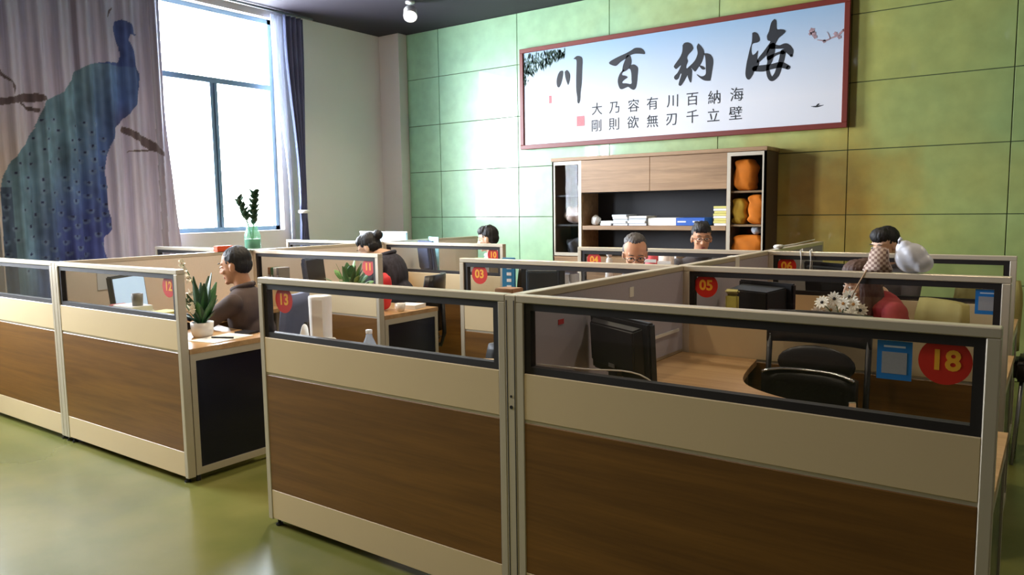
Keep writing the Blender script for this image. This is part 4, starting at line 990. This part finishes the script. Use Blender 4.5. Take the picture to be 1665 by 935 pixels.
# --- station 12 (man in brown jacket)
t = thing('potted_orchid', 'white potted orchid with dark leaves beside the 12 partition post', 'plant', (-2.625, 0.40, DZ))
obj('pot', lathe([(0.052, 0), (0.062, 0.02), (0.068, 0.09), (0.062, 0.09), (0.056, 0.075), (0.002, 0.075)], 24), CERAM, t, True)
obj('soil', lathe([(0.057, 0.070), (0.057, 0.078)], 20), SOIL, t)
def leaf(bm, base, tip, w, sag=0.0, n=8, rot=0.0):
    b0, t0 = Vector(base), Vector(tip); d_ = t0 - b0; sd = d_.cross(Vector((0, 0, 1)))
    if sd.length < 1e-4: sd = Vector((1, 0, 0))
    sd.normalize(); sd = (Matrix.Rotation(rot, 3, d_.normalized()) @ sd)
    up = sd.cross(d_).normalized(); top, bot = [], []
    for i in range(n + 1):
        f = i / n; p = b0 + d_ * f + Vector((0, 0, -sag * f * f)); ww = w * math.sin(PI * min(0.97, 0.12 + 0.88 * f)) ** 0.8 * 0.5
        top.append([bm.verts.new(p + sd * ww * s_ + up * (0.12 * ww * abs(s_))) for s_ in (-1, 0, 1)])
        bot.append([bm.verts.new(p + sd * ww * s_ + up * (0.12 * ww * abs(s_) - 0.0015)) for s_ in (-1, 0, 1)])
    for i in range(n):
        for k in range(2):
            bm.faces.new((top[i][k], top[i][k + 1], top[i + 1][k + 1], top[i + 1][k])); bm.faces.new((bot[i][k], bot[i + 1][k], bot[i + 1][k + 1], bot[i][k + 1]))
        bm.faces.new((top[i][0], top[i + 1][0], bot[i + 1][0], bot[i][0])); bm.faces.new((top[i][2], bot[i][2], bot[i + 1][2], top[i + 1][2]))
    return bm
rr = random.Random(21)
for k in range(26):
    a = k * 2.4; l = rr.uniform(0.05, 0.14); hgt = rr.uniform(0.08, 0.33)
    obj('leaf', leaf(bmesh.new(), (0.01 * math.cos(a), 0.01 * math.sin(a), 0.075), (l * math.cos(a), l * math.sin(a), 0.075 + hgt), 0.055, 0.02, rot=rr.uniform(-.6, .6)), GREEND if k % 3 else GREENL, t, True)
FLW = mat('cream_petal', rgb(238, 232, 214), 0.6, var=0.04); FLC = mat('flower_centre', rgb(170, 120, 60), 0.7)
stem = [(0, 0, 0.07), (0.01, -0.03, 0.22), (-0.01, -0.05, 0.36), (-0.05, -0.07, 0.44)]
obj('flower_stem', tube(spline(stem, 5), 0.003, 6), GREENL, t, True)
for k, (dx, dy, dz) in enumerate(((-0.06, -0.07, 0.45), (-0.035, -0.075, 0.41), (-0.005, -0.07, 0.36), (0.012, -0.075, 0.27), (0.02, -0.07, 0.20), (0.04, -0.08, 0.18), (0.005, -0.08, 0.22))):
    f = bmesh.new()
    for q in range(5):
        a = q * 2 * PI / 5 + k; leaf(f, (0, 0, 0), (0.032 * math.cos(a), -0.006, 0.032 * math.sin(a)), 0.028, 0, 4)
    fo = obj('flower', f, FLW, t, True, loc=(dx, dy, dz))
    f = bmesh.new(); ell(f, (0, -0.004, 0), (0.005, 0.005, 0.005), 8, 6); obj('flower_centre', f, FLC, fo, True)
sheet('white papers lying open at the right end of the brown-jacket man\'s desk', rect(-2.46, 0.42, 0.21, 0.30, 0.15), Z, th=0.004)
sheet('dark closed notebook lying near the orchid pot', rect(-2.50, 0.62, 0.12, 0.08, 0.2), Z, BLACK, 0.012, 'notebook', 'notebook')
tag(obj('pen', tube([(-2.50, 0.38, Z + 0.0095), (-2.37, 0.44, Z + 0.0095)], 0.005, 8), BLACK, smooth=True), 'black pen on the white papers near the 12 post', 'pen')
t = thing('desk_telephone', 'black desk telephone in front of the brown-jacket man', 'telephone', (-3.02, 0.46, DZ), R_(30))
obj('phone_base', prism([(-0.09, 0), (0.09, 0), (0.09, 0.03), (-0.09, 0.07)], -0.08, 0.08, 'YZ'), BLACK, t)
obj('handset', tube(spline([(0.05, -0.09, 0.055), (0.05, -0.05, 0.085), (0.05, 0.05, 0.085), (0.05, 0.09, 0.055)], 4), 0.018, 8), BLACK, t, True)
t = thing('folder_stack', 'pile of yellow and white folders on the 12 desk', 'folders', (-2.87, 0.24, DZ), R_(5))
for k in range(6): obj('folder', rbox(-0.05 + rr.uniform(-.01, .01), 0.09, -0.12, 0.12, k * 0.026, k * 0.026 + 0.024, 0.003, 1), YELLOWP if k in (3, 5) else PAPER, t)
t = thing('document_tray', 'grey-white document box behind the 12 partition glass', 'box', (-3.09, 0.24, DZ))
obj('tray_body', rbox(-0.13, 0.13, -0.09, 0.06, 0, 0.155, 0.006), WHITEP, t); obj('paper_pile', rbox(-0.12, 0.12, -0.08, 0.05, 0.1552, 0.185, 0.004), PAPER, t)
tag(obj('red_box', rbox(-3.34, -3.23, 0.20, 0.30, DZ, DZ + 0.175, 0.004), mat('dull_red_card', rgb(176, 88, 84), 0.7)), 'dull red box behind the 12 partition glass', 'box')
t = thing('pen_cup', 'grey mesh pen cup on the white document box', 'cup', (-3.02, 0.22, DZ + 0.185)); obj('cup', lathe([(0.03, 0), (0.034, 0.075), (0.030, 0.075), (0.027, 0.006)], 18), mat('grey_mesh', rgb(120, 116, 112), 0.5), t, True)
tag(obj('wall_calendar', boxes((LS + TH + 0.0005, LS + TH + 0.004, 0.32, 0.46, 0.99, 1.15)), PAPERB), 'small blue and white notice pinned near the 12 spine post', 'notice')
tag(obj('orange_box', rbox(LS - 0.03, LS + 0.03, 1.24, 1.38, PH + 0.0005, PH + 0.045, 0.004), mat('orange_red_card', rgb(216, 86, 44), 0.6)), 'small orange-red box on top of the beige partition', 'box')

# --- green vase on the partition junction below the window
VG = mat('green_vase_glass', rgb(150, 226, 200), 0.1, var=0.03, alpha=0.3); VW = mat('green_water', rgb(52, 120, 84), 0.15, var=0.05)
t = thing('flower_vase', 'translucent green vase with dark leafy stems below the window', 'vase', (LS, LY[1], PH + 0.001))
obj('vase_glass', lathe([(0.060, 0), (0.066, 0.01), (0.066, 0.11), (0.045, 0.17), (0.040, 0.215), (0.036, 0.215), (0.041, 0.17), (0.061, 0.11), (0.061, 0.012), (0.002, 0.010)], 26), VG, t, True)
obj('water', lathe([(0.058, 0.012), (0.059, 0.085), (0.0585, 0.086)], 24), VW, t, True)
for (tip, h0, n, w) in (((0.02, 0.03, 0.46), 0.21, 38, 0.062), ((-0.085, -0.06, 0.40), 0.24, 22, 0.055)):
    st_ = spline([(0, 0, 0.06), (tip[0] * 0.4, tip[1] * 0.4, 0.24), tip], 6)
    so = obj('stem', tube(st_, 0.007, 6), GREENL, t, True)
    for k in range(n):
        f = h0 + (tip[2] - h0) * k / n; i = min(range(len(st_)), key=lambda q: abs(st_[q].z - f)); a = k * 2.4
        obj('leaf', leaf(bmesh.new(), st_[i], st_[i] + Vector((0.05 * math.cos(a), 0.05 * math.sin(a), 0.055)), w * 0.8, 0.0, 5), GREEND, so, True)

# --- station 11
t = thing('potted_plant', 'bushy light green plant behind the 11 partition glass', 'plant', (-2.92, 1.86, DZ))
obj('pot', lathe([(0.05, 0), (0.07, 0.10), (0.063, 0.10), (0.055, 0.085), (0.002, 0.085)], 20), CERAM, t, True); obj('soil', lathe([(0.058, 0.08), (0.058, 0.088)], 18), SOIL, t)
for k in range(46):
    a = k * 2.4; el_ = rr.uniform(0.2, 1.45); l = rr.uniform(0.18, 0.33)
    b0 = Vector((0.01 * math.cos(a), 0.01 * math.sin(a), 0.085)); tp_ = b0 + Vector((math.cos(a) * math.cos(el_), math.sin(a) * math.cos(el_), math.sin(el_))) * l
    mid_ = b0 + (tp_ - b0) * 0.55
    obj('leaf', leaf(bmesh.new(), mid_ if k % 2 else b0, tp_, 0.05, 0.03, 6, rr.uniform(-.5, .5)), (GREENL, GREENP, GREENL)[k % 3], t, True)
blob((-2.52, 1.82, DZ), (0.075, 0.065, 0.14), 12, mat('bright_red_cloth', rgb(214, 44, 52), 0.6, var=0.08), 'red_bag', 'bright red bag next to the 11 sticker', 'bag', 0.12)
sheet('white papers spread on the end of the 11 desk', rect(-2.44, 2.03, 0.18, 0.16, 0.2), Z, th=0.03)
t = thing('white_cup', 'white cup standing on the end of the 11 desk', 'cup', (-2.37, 1.85, DZ)); obj('cup_body', lathe([(0.028, 0), (0.04, 0.06), (0.036, 0.06), (0.026, 0.006)], 18), CERAM, t, True)
for k, (cx, cm_) in enumerate(((-3.62, BROWNB), (-3.585, mat('green_binder', rgb(40, 110, 70), 0.5)), (-3.55, PAPER), (-3.51, mat('grey_binder', rgb(130, 126, 124), 0.5)))):
    lab = ('brown upright binder', 'green upright binder', 'white upright binder', 'grey upright binder')[k] + ' behind the 11 partition at its left end'
    bd = thing('binder', lab, 'binder', (cx, 1.69, DZ), 0, 'upright binders'); obj('cover', rbox(-0.016, 0.016, -0.06, 0.05, 0, 0.30, 0.003, 1), cm_, bd)
    obj('spine_label', boxes((-0.009, 0.009, -0.0615, -0.0600, 0.16, 0.24)), PAPERB, bd)
# --- station 10
sheet('pale cyan paper standing behind the dark blue monitor', rect(-3.60, 3.62, 0.25, 0.006, R_(-25)), DZ, mat('cyan_card', rgb(150, 210, 220), 0.6), 0.47, 'cyan_card', 'card')
t = thing('document_tray', 'low grey box of papers on the 10 desk', 'box', (-2.72, 3.30, DZ)); obj('tray_body', rbox(-0.17, 0.17, -0.12, 0.12, 0, 0.24, 0.006), mat('tray_grey', rgb(168, 158, 140), 0.6), t); obj('paper_pile', rbox(-0.15, 0.15, -0.1, 0.1, 0.2402, 0.29, 0.004), YELLOWP, t)
t = thing('light_blue_board', 'long light blue board lying on the far window-side desk', 'board', (-4.30, 3.60, DZ)); obj('panel', rbox(-0.35, 0.35, -0.012, 0.012, 0, 0.51, 0.004), mat('light_blue_board', rgb(150, 190, 205), 0.6), t); obj('edge_strip', rbox(-0.355, 0.355, -0.014, 0.014, 0.5102, 0.522, 0.003), WHITEP, t)

# --- station 13
t = thing('tissue_roll', 'tall white roll of paper standing behind the 13 partition glass', 'paper roll', (-1.31, 0.215, DZ + 0.115), R_(12))
obj('roll', lathe([(0.050, 0), (0.052, 0.01), (0.056, 0.22), (0.054, 0.228), (0.02, 0.228), (0.02, 0.20)], 24), PAPER, t, True)
bm = bmesh.new(); lathe([(0.0565, 0.0), (0.0575, 0.2)], 24, (0, 0, 0.01), bm); obj('loose_sheet', boxes((-0.004, 0.058, -0.060, -0.058, 0.01, 0.215)), PAPER, t); bm.free()
t = thing('tissue_box', 'white tissue box under the paper roll', 'box', (-1.31, 0.215, DZ), R_(12)); obj('box_body', rbox(-0.115, 0.09, -0.06, 0.06, 0, 0.1145, 0.006), WHITEP, t)
blob((-1.395, 0.185, DZ + 0.115), (0.026, 0.03, 0.045), 14, PAPER, 'crumpled_tissue', 'crumpled white tissue beside the white roll', 'tissue', 0.3)
tag(obj('rolled_paper', tube([(-1.235, 0.19, DZ + 0.135), (-1.17, 0.17, DZ + 0.145)], 0.014, 12), PAPER, smooth=True), 'short white paper tube sticking out from the roll', 'paper')
t = thing('water_bottle', 'clear bluish plastic water bottle behind the 13 partition glass', 'bottle', (-1.10, 0.33, DZ))
PET = mat('clear_plastic', rgb(190, 214, 240), 0.12, var=0.03, alpha=0.55)
obj('bottle_body', lathe([(0.030, 0), (0.034, 0.01), (0.034, 0.06), (0.031, 0.065), (0.034, 0.07), (0.034, 0.105), (0.016, 0.145), (0.014, 0.16)], 22), PET, t, True)
obj('cap', lathe([(0.016, 0.16), (0.016, 0.178)], 18), PAPERB, t, True)
blob((-1.14, 0.25, DZ), (0.06, 0.04, 0.03), 15, PAPERB, 'plastic_bag', 'bluish crumpled plastic film beside the water bottle', 'bag', 0.3)
sheet('white papers lying along the 13 desk', rect(-0.75, 0.24, 0.5, 0.2, 0.05), Z, th=0.006)

# --- station 18
t = thing('computer_mouse', 'dark computer mouse on the 18 desk beside the monitor', 'mouse', (0.46, 0.36, DZ), R_(20))
bm = bmesh.new(); ell(bm, (0, 0, 0.0), (0.032, 0.055, 0.032))
for v in bm.verts: v.co.z = max(0, v.co.z)
ms = obj('mouse_shell', bm, BLACK, t, True); obj('wheel', lathe([(0.007, -0.004), (0.007, 0.004)], 12), STEEL, t, loc=(0, 0.03, 0.026), rot=(0, PI / 2, 0))
for k, (a, b_, m_) in enumerate((((0.06, 0.22), (0.17, 0.33), WHITEP), ((0.10, 0.17), (0.20, 0.26), PAPERB), ((0.17, 0.13), (0.21, 0.22), WHITEP))):
    tag(obj('pen', tube([(a[0], a[1], Z + 0.005), (b_[0], b_[1], Z + 0.005)], 0.005, 8), m_, smooth=True), ('long white pen', 'pale blue pen', 'short white pen')[k] + ' on the desk left of the 18 monitor', 'pen')
tag(obj('wooden_box', rbox(0.05, 0.13, 0.56, 0.63, DZ, DZ + 0.04, 0.003), BROWNB), 'small brown box beside the 18 monitor stand', 'box')
t = thing('lighter', 'chrome lighter standing on the 18 desk edge', 'lighter', (1.03, 0.55, DZ), R_(25)); obj('case', rbox(-0.011, 0.011, -0.007, 0.007, 0, 0.05, 0.002), CHROME, t); obj('lid', rbox(-0.011, 0.011, -0.007, 0.007, 0.051, 0.072, 0.002), CHROME, t)
t = thing('key_bunch', 'shiny bunch of keys beside the chrome lighter', 'keys', (0.985, 0.55, DZ))
obj('key_ring', tube([(0.018 * math.cos(k * PI / 8), 0.018 * math.sin(k * PI / 8), 0.003) for k in range(17)], 0.0022, 6), CHROME, t, True)
for k in range(3): obj('key', prism(rect(0.02 * math.cos(k), -0.02 - 0.008 * k, 0.016, 0.05, 0.5 * k - 0.4), 0.001 + 0.003 * k, 0.0035 + 0.003 * k), CHROME, t)
tag(obj('white_ruler', boxes((0.0235, 0.030, 0.80, 1.40, 0.87, 0.885)), WHITEP), 'long white strip along the grey partition of the 18 station', 'strip')
tag(obj('note', boxes((0.0225, 0.0245, 0.26, 0.30, 1.055, 1.075)), mat('red_note', rgb(190, 40, 44), 0.7)), 'tiny red note pinned on the grey partition', 'note')
tag(obj('note', boxes((0.0225, 0.0245, 0.42, 0.45, 1.085, 1.115)), mat('dark_note', rgb(80, 80, 86), 0.7)), 'tiny dark grey note pinned on the grey partition', 'note')
tag(obj('note', boxes((0.0225, 0.0245, 0.86, 0.90, 1.10, 1.145)), PAPER), 'tiny white note pinned high on the grey partition', 'note')
tag(obj('white_cable', tube(spline([(0.03, 0.10, 0.93), (0.2, 0.16, 0.92), (0.4, 0.20, 0.915), (0.52, 0.28, 0.80), (0.56, 0.45, DZ + 0.005)], 6), 0.003, 6), WHITEP, smooth=True), 'thin white cable hanging in front of the 18 monitor', 'cable')

# --- station 05 and things on its partition
t = thing('flower_bouquet', 'bunch of white daisies with dark centres behind the 05 partition', 'flowers', (0.715, 1.82, DZ))
obj('vase', lathe([(0.035, 0), (0.045, 0.03), (0.04, 0.12), (0.045, 0.13), (0.04, 0.13), (0.035, 0.11), (0.002, 0.01)], 20), CERAM, t, True)
DAI = mat('white_petal', rgb(240, 238, 226), 0.6, var=0.02)
rr = random.Random(8)
cr_ = Vector((0.81, 0.58, 0)); tocam = Vector((0.2, -0.97, 0.15)).normalized()
fl = [(-0.115, 0.20), (-0.085, 0.26), (-0.05, 0.22), (-0.03, 0.28), (0.0, 0.25), (0.025, 0.285), (0.05, 0.25), (-0.07, 0.17), (-0.03, 0.17), (0.01, 0.19), (0.045, 0.20), (0.08, 0.22), (0.03, 0.15), (0.08, 0.17), (0.10, 0.14), (-0.01, 0.14), (0.06, 0.13)]
for k, (u, z) in enumerate(fl):
    nrm = (tocam + Vector((rr.uniform(-.5, .5), rr.uniform(-.3, .3), rr.uniform(-.1, .7)))).normalized()
    qt = nrm.to_track_quat('Z', 'Y')
    p = Vector((u * 0.97, u * 0.3 + rr.uniform(-.05, .03), z))
    f = bmesh.new()
    for q in range(12):
        a = q * 2 * PI / 12; leaf(f, (0.006 * math.cos(a), 0.006 * math.sin(a), 0), (0.038 * math.cos(a), 0.038 * math.sin(a), 0.006), 0.016, 0, 3)
    fo = obj('daisy', f, DAI, t, True, loc=p, rot=qt.to_euler())
    f = bmesh.new(); ell(f, (0, 0, 0.003), (0.0085, 0.0085, 0.005), 10, 6); obj('daisy_centre', f, BLACK if k % 2 else FLC, fo, True)
    obj('daisy_stem', tube(spline([(0, 0, 0.11), (p.x * 0.5, p.y * 0.5, 0.10 + z * 0.4), p - nrm * 0.003], 4), 0.002, 5), GREENL, t, True)
tag(obj('red_packet', rbox(0.52, 0.60, 1.70, 1.76, DZ, DZ + 0.20, 0.004), mat('red_packet_card', rgb(190, 40, 30), 0.6)), 'red packet standing left of the white daisies', 'packet')
t = thing('yellow_glove', 'yellow-green cloth hanging beside the thick black monitor', 'cloth', (0.21, 1.66, DZ))
obj('cloth', rbox(-0.035, 0.035, -0.012, 0.012, 0, 0.29, 0.011, 3), mat('yellow_green_cloth', rgb(176, 164, 70), 0.85, var=0.15, scale=25), t, True); obj('cuff', rbox(-0.037, 0.037, -0.0125, 0.0125, 0.2902, 0.315, 0.008, 2), mat('pale_yellow_cuff', rgb(206, 198, 130), 0.85), t, True)
blob((0.13, 1.60, DZ), (0.05, 0.04, 0.08), 17, mat('grey_pebble_wrap', rgb(168, 164, 150), 0.5, var=0.2, scale=30), 'plastic_wrap', 'crinkled grey wrapper left of the yellow-green cloth', 'wrapper', 0.3)
def plaid():
    M = bpy.data.materials.new('plaid_cloth'); M.use_nodes = True; N = M.node_tree.nodes; L = M.node_tree.links; b = N['Principled BSDF']; b.inputs['Roughness'].default_value = 0.85
    tc = N.new('ShaderNodeTexCoord'); ck = N.new('ShaderNodeTexChecker'); ck.inputs['Scale'].default_value = 85; ck.inputs[1].default_value = rgb(206, 186, 172); ck.inputs[2].default_value = rgb(140, 112, 102)
    L.new(tc.outputs['Object'], ck.inputs[0]); L.new(ck.outputs[0], b.inputs['Base Color']); return M
PLAID = plaid()
t = thing('plaid_pouch', 'small plaid cloth pouch standing on the 05 partition rail', 'pouch', (0.930, 1.482, PH + 0.0005))
bm = prism([(-0.060, 0.0), (0.060, 0.0), (0.058, 0.022), (0.043, 0.045), (0.043, 0.095), (0.035, 0.108), (-0.02, 0.108), (-0.032, 0.095), (-0.040, 0.045), (-0.058, 0.020)], -0.020, 0.020, 'XZ')
obj('pouch_body', bevel(bm, 0.006, 2), PLAID, t, True)
obj('strap', tube([(-0.04, -0.022, 0.01), (-0.075, -0.026, -0.06), (-0.10, -0.026, -0.12)], 0.003, 6), mat('tan_cord', rgb(190, 160, 130), 0.8), t, True)
BAGM = mat('white_translucent_bag', rgb(220, 222, 232), 0.35, var=0.05, scale=12, bump=0.3, alpha=0.82)
t = thing('plastic_bag', 'puffed white plastic bag resting on the 05 partition rail', 'bag', (1.060, 1.50, PH + 0.0005))
bm = bmesh.new(); ell(bm, (0, 0, 0.065), (0.068, 0.055, 0.066), 28, 20); ell(bm, (-0.028, 0, 0.105), (0.036, 0.036, 0.038), 20, 14); ell(bm, (0.038, 0, 0.045), (0.05, 0.05, 0.044), 20, 14)
bg_ = remesh(bm, 0.006, 4, 'bag')
for v in bg_.vertices: v.co.z = max(0.0, v.co.z); v.co.y += 0.004 * math.sin(v.co.x * 90 + v.co.z * 50)
obj('bag_body', bg_, BAGM, t); obj('knot', tube([(-0.045, -0.01, 0.130), (-0.05, -0.012, 0.142), (-0.04, -0.015, 0.15)], [0.010, 0.005, 0.009], 8), BAGM, t, True)

# --- things on the spine of the right cluster
t = thing('power_adapter', 'small white power adapter on top of the grey partition end', 'adapter', (0, 3.16, PH + 0.0005)); obj('adapter_body', rbox(-0.022, 0.022, -0.05, 0.05, 0, 0.026, 0.006), WHITEP, t, True)
obj('cable', tube([(0, 0.05, 0.013), (0, 0.4, 0.012), (0.0, 0.95, 0.022)], 0.005, 8), WHITEP, t, True)
bm = bmesh.new(); prism([(-0.026, -0.10), (-0.0245, -0.10), (-0.0245, 0.0006), (0.0245, 0.0006), (0.0245, -0.11), (0.026, -0.11), (0.026, 0.002), (-0.026, 0.002)], -0.035, 0.035, 'XZ', bm)
tag(obj('folded_card', bm, PAPER, loc=(0, 2.26, PH)), 'folded white card hung over the grey partition behind 05', 'card')
t = thing('hanging_strings', 'two white cords looped over the 06 partition rail', 'cord', (0.26, 2.880, PH + 0.004))
for dx in (-0.03, 0.03): obj('cord', tube(spline([(dx, -0.030, -0.14), (dx + 0.006, -0.030, -0.05), (dx, -0.028, 0.002), (dx, 0.0, 0.003), (dx, 0.028, 0.002), (dx, 0.030, -0.12)], 4), 0.003, 6), WHITEP, t, True)

# --- stations 03 / 04
t = thing('desk_calendar', 'blue upright calendar with white marks behind the 03 partition', 'calendar', (-1.33, 1.80, DZ), R_(15))
obj('calendar_board', rbox(-0.045, 0.045, -0.01, 0.01, 0, 0.43, 0.004), mat('calendar_blue', rgb(40, 128, 176), 0.5), t)
for k in range(4): obj('white_mark', boxes((-0.012, 0.02, -0.0115, -0.0102, 0.23 + k * 0.042, 0.25 + k * 0.042)), PAPER, t)
tag(obj('cardboard_box', rbox(-1.30, -1.16, 1.60, 1.72, DZ, DZ + 0.25, 0.005), BROWNB), 'small brown cardboard box behind the 03 partition', 'box')
t = thing('document_tray', 'upright grey rounded bin behind the 03 partition glass', 'bin', (-1.20, 2.28, 0)); obj('bin_body', rbox(-0.09, 0.09, -0.07, 0.07, 0.0, 1.07, 0.02), mat('grey_bin', rgb(150, 148, 150), 0.5), t, True); obj('bin_lid', rbox(-0.093, 0.093, -0.073, 0.073, 1.0702, 1.09, 0.008), mat('grey_bin', rgb(150, 148, 150), 0.5), t, True)
for k, (x, w, h, m_, lab) in enumerate(((-0.99, 0.10, 0.40, mat('red_pack', rgb(214, 70, 80), 0.6), 'red and white packet standing behind the 04 partition'), (-0.875, 0.11, 0.39, mat('pink_pack', rgb(226, 206, 196), 0.7, var=0.2, scale=40), 'pale pink packet behind the 04 partition'))):
    t = thing('food_packet', lab, 'packet', (x, 3.24, DZ)); obj('packet_body', rbox(-w / 2, w / 2, -0.04, 0.04, 0, h, 0.012, 3), m_, t, True); obj('white_band', boxes((-w / 2 - 0.001, w / 2 + 0.001, -0.0412, -0.0402, h - 0.085, h - 0.06)), PAPER, t)
t = thing('water_bottle', 'small dark bottle with white cap behind the 04 partition', 'bottle', (-1.085, 3.26, DZ)); obj('bottle_body', lathe([(0.022, 0), (0.024, 0.30), (0.014, 0.35), (0.014, 0.37)], 16), NAVYP, t, True); obj('cap', lathe([(0.017, 0.37), (0.017, 0.405)], 14), WHITEP, t, True)
t = thing('figurine', 'small white figurine left of the balding man', 'figurine', (-1.36, 3.22, DZ)); obj('figurine_body', lathe([(0.035, 0), (0.04, 0.08), (0.028, 0.26), (0.024, 0.33), (0.012, 0.345)], 18), CERAM, t, True)
bm = bmesh.new(); ell(bm, (0, 0, 0.37), (0.024, 0.024, 0.028)); obj('figurine_head', bm, CERAM, t, True)

# --- stool at the right edge of the picture
t = thing('stool', 'black padded stool at the right edge behind the partitions', 'stool', (1.575, 3.05, 0))
obj('cushion', rbox(-0.17, 0.17, -0.17, 0.17, 0.485, 0.60, 0.02), LEATHER, t, True)
for sx_ in (-1, 1):
    for sy_ in (-1, 1): obj('leg', tube([(sx_ * 0.13, sy_ * 0.13, 0.49), (sx_ * 0.155, sy_ * 0.155, 0.0)], 0.010, 8), STEEL, t, True)
blob((1.50, 3.0, 0.601), (0.06, 0.06, 0.03), 19, PAPER, 'crumpled_paper', 'crumpled white paper on the black stool at the right edge', 'paper', 0.2)
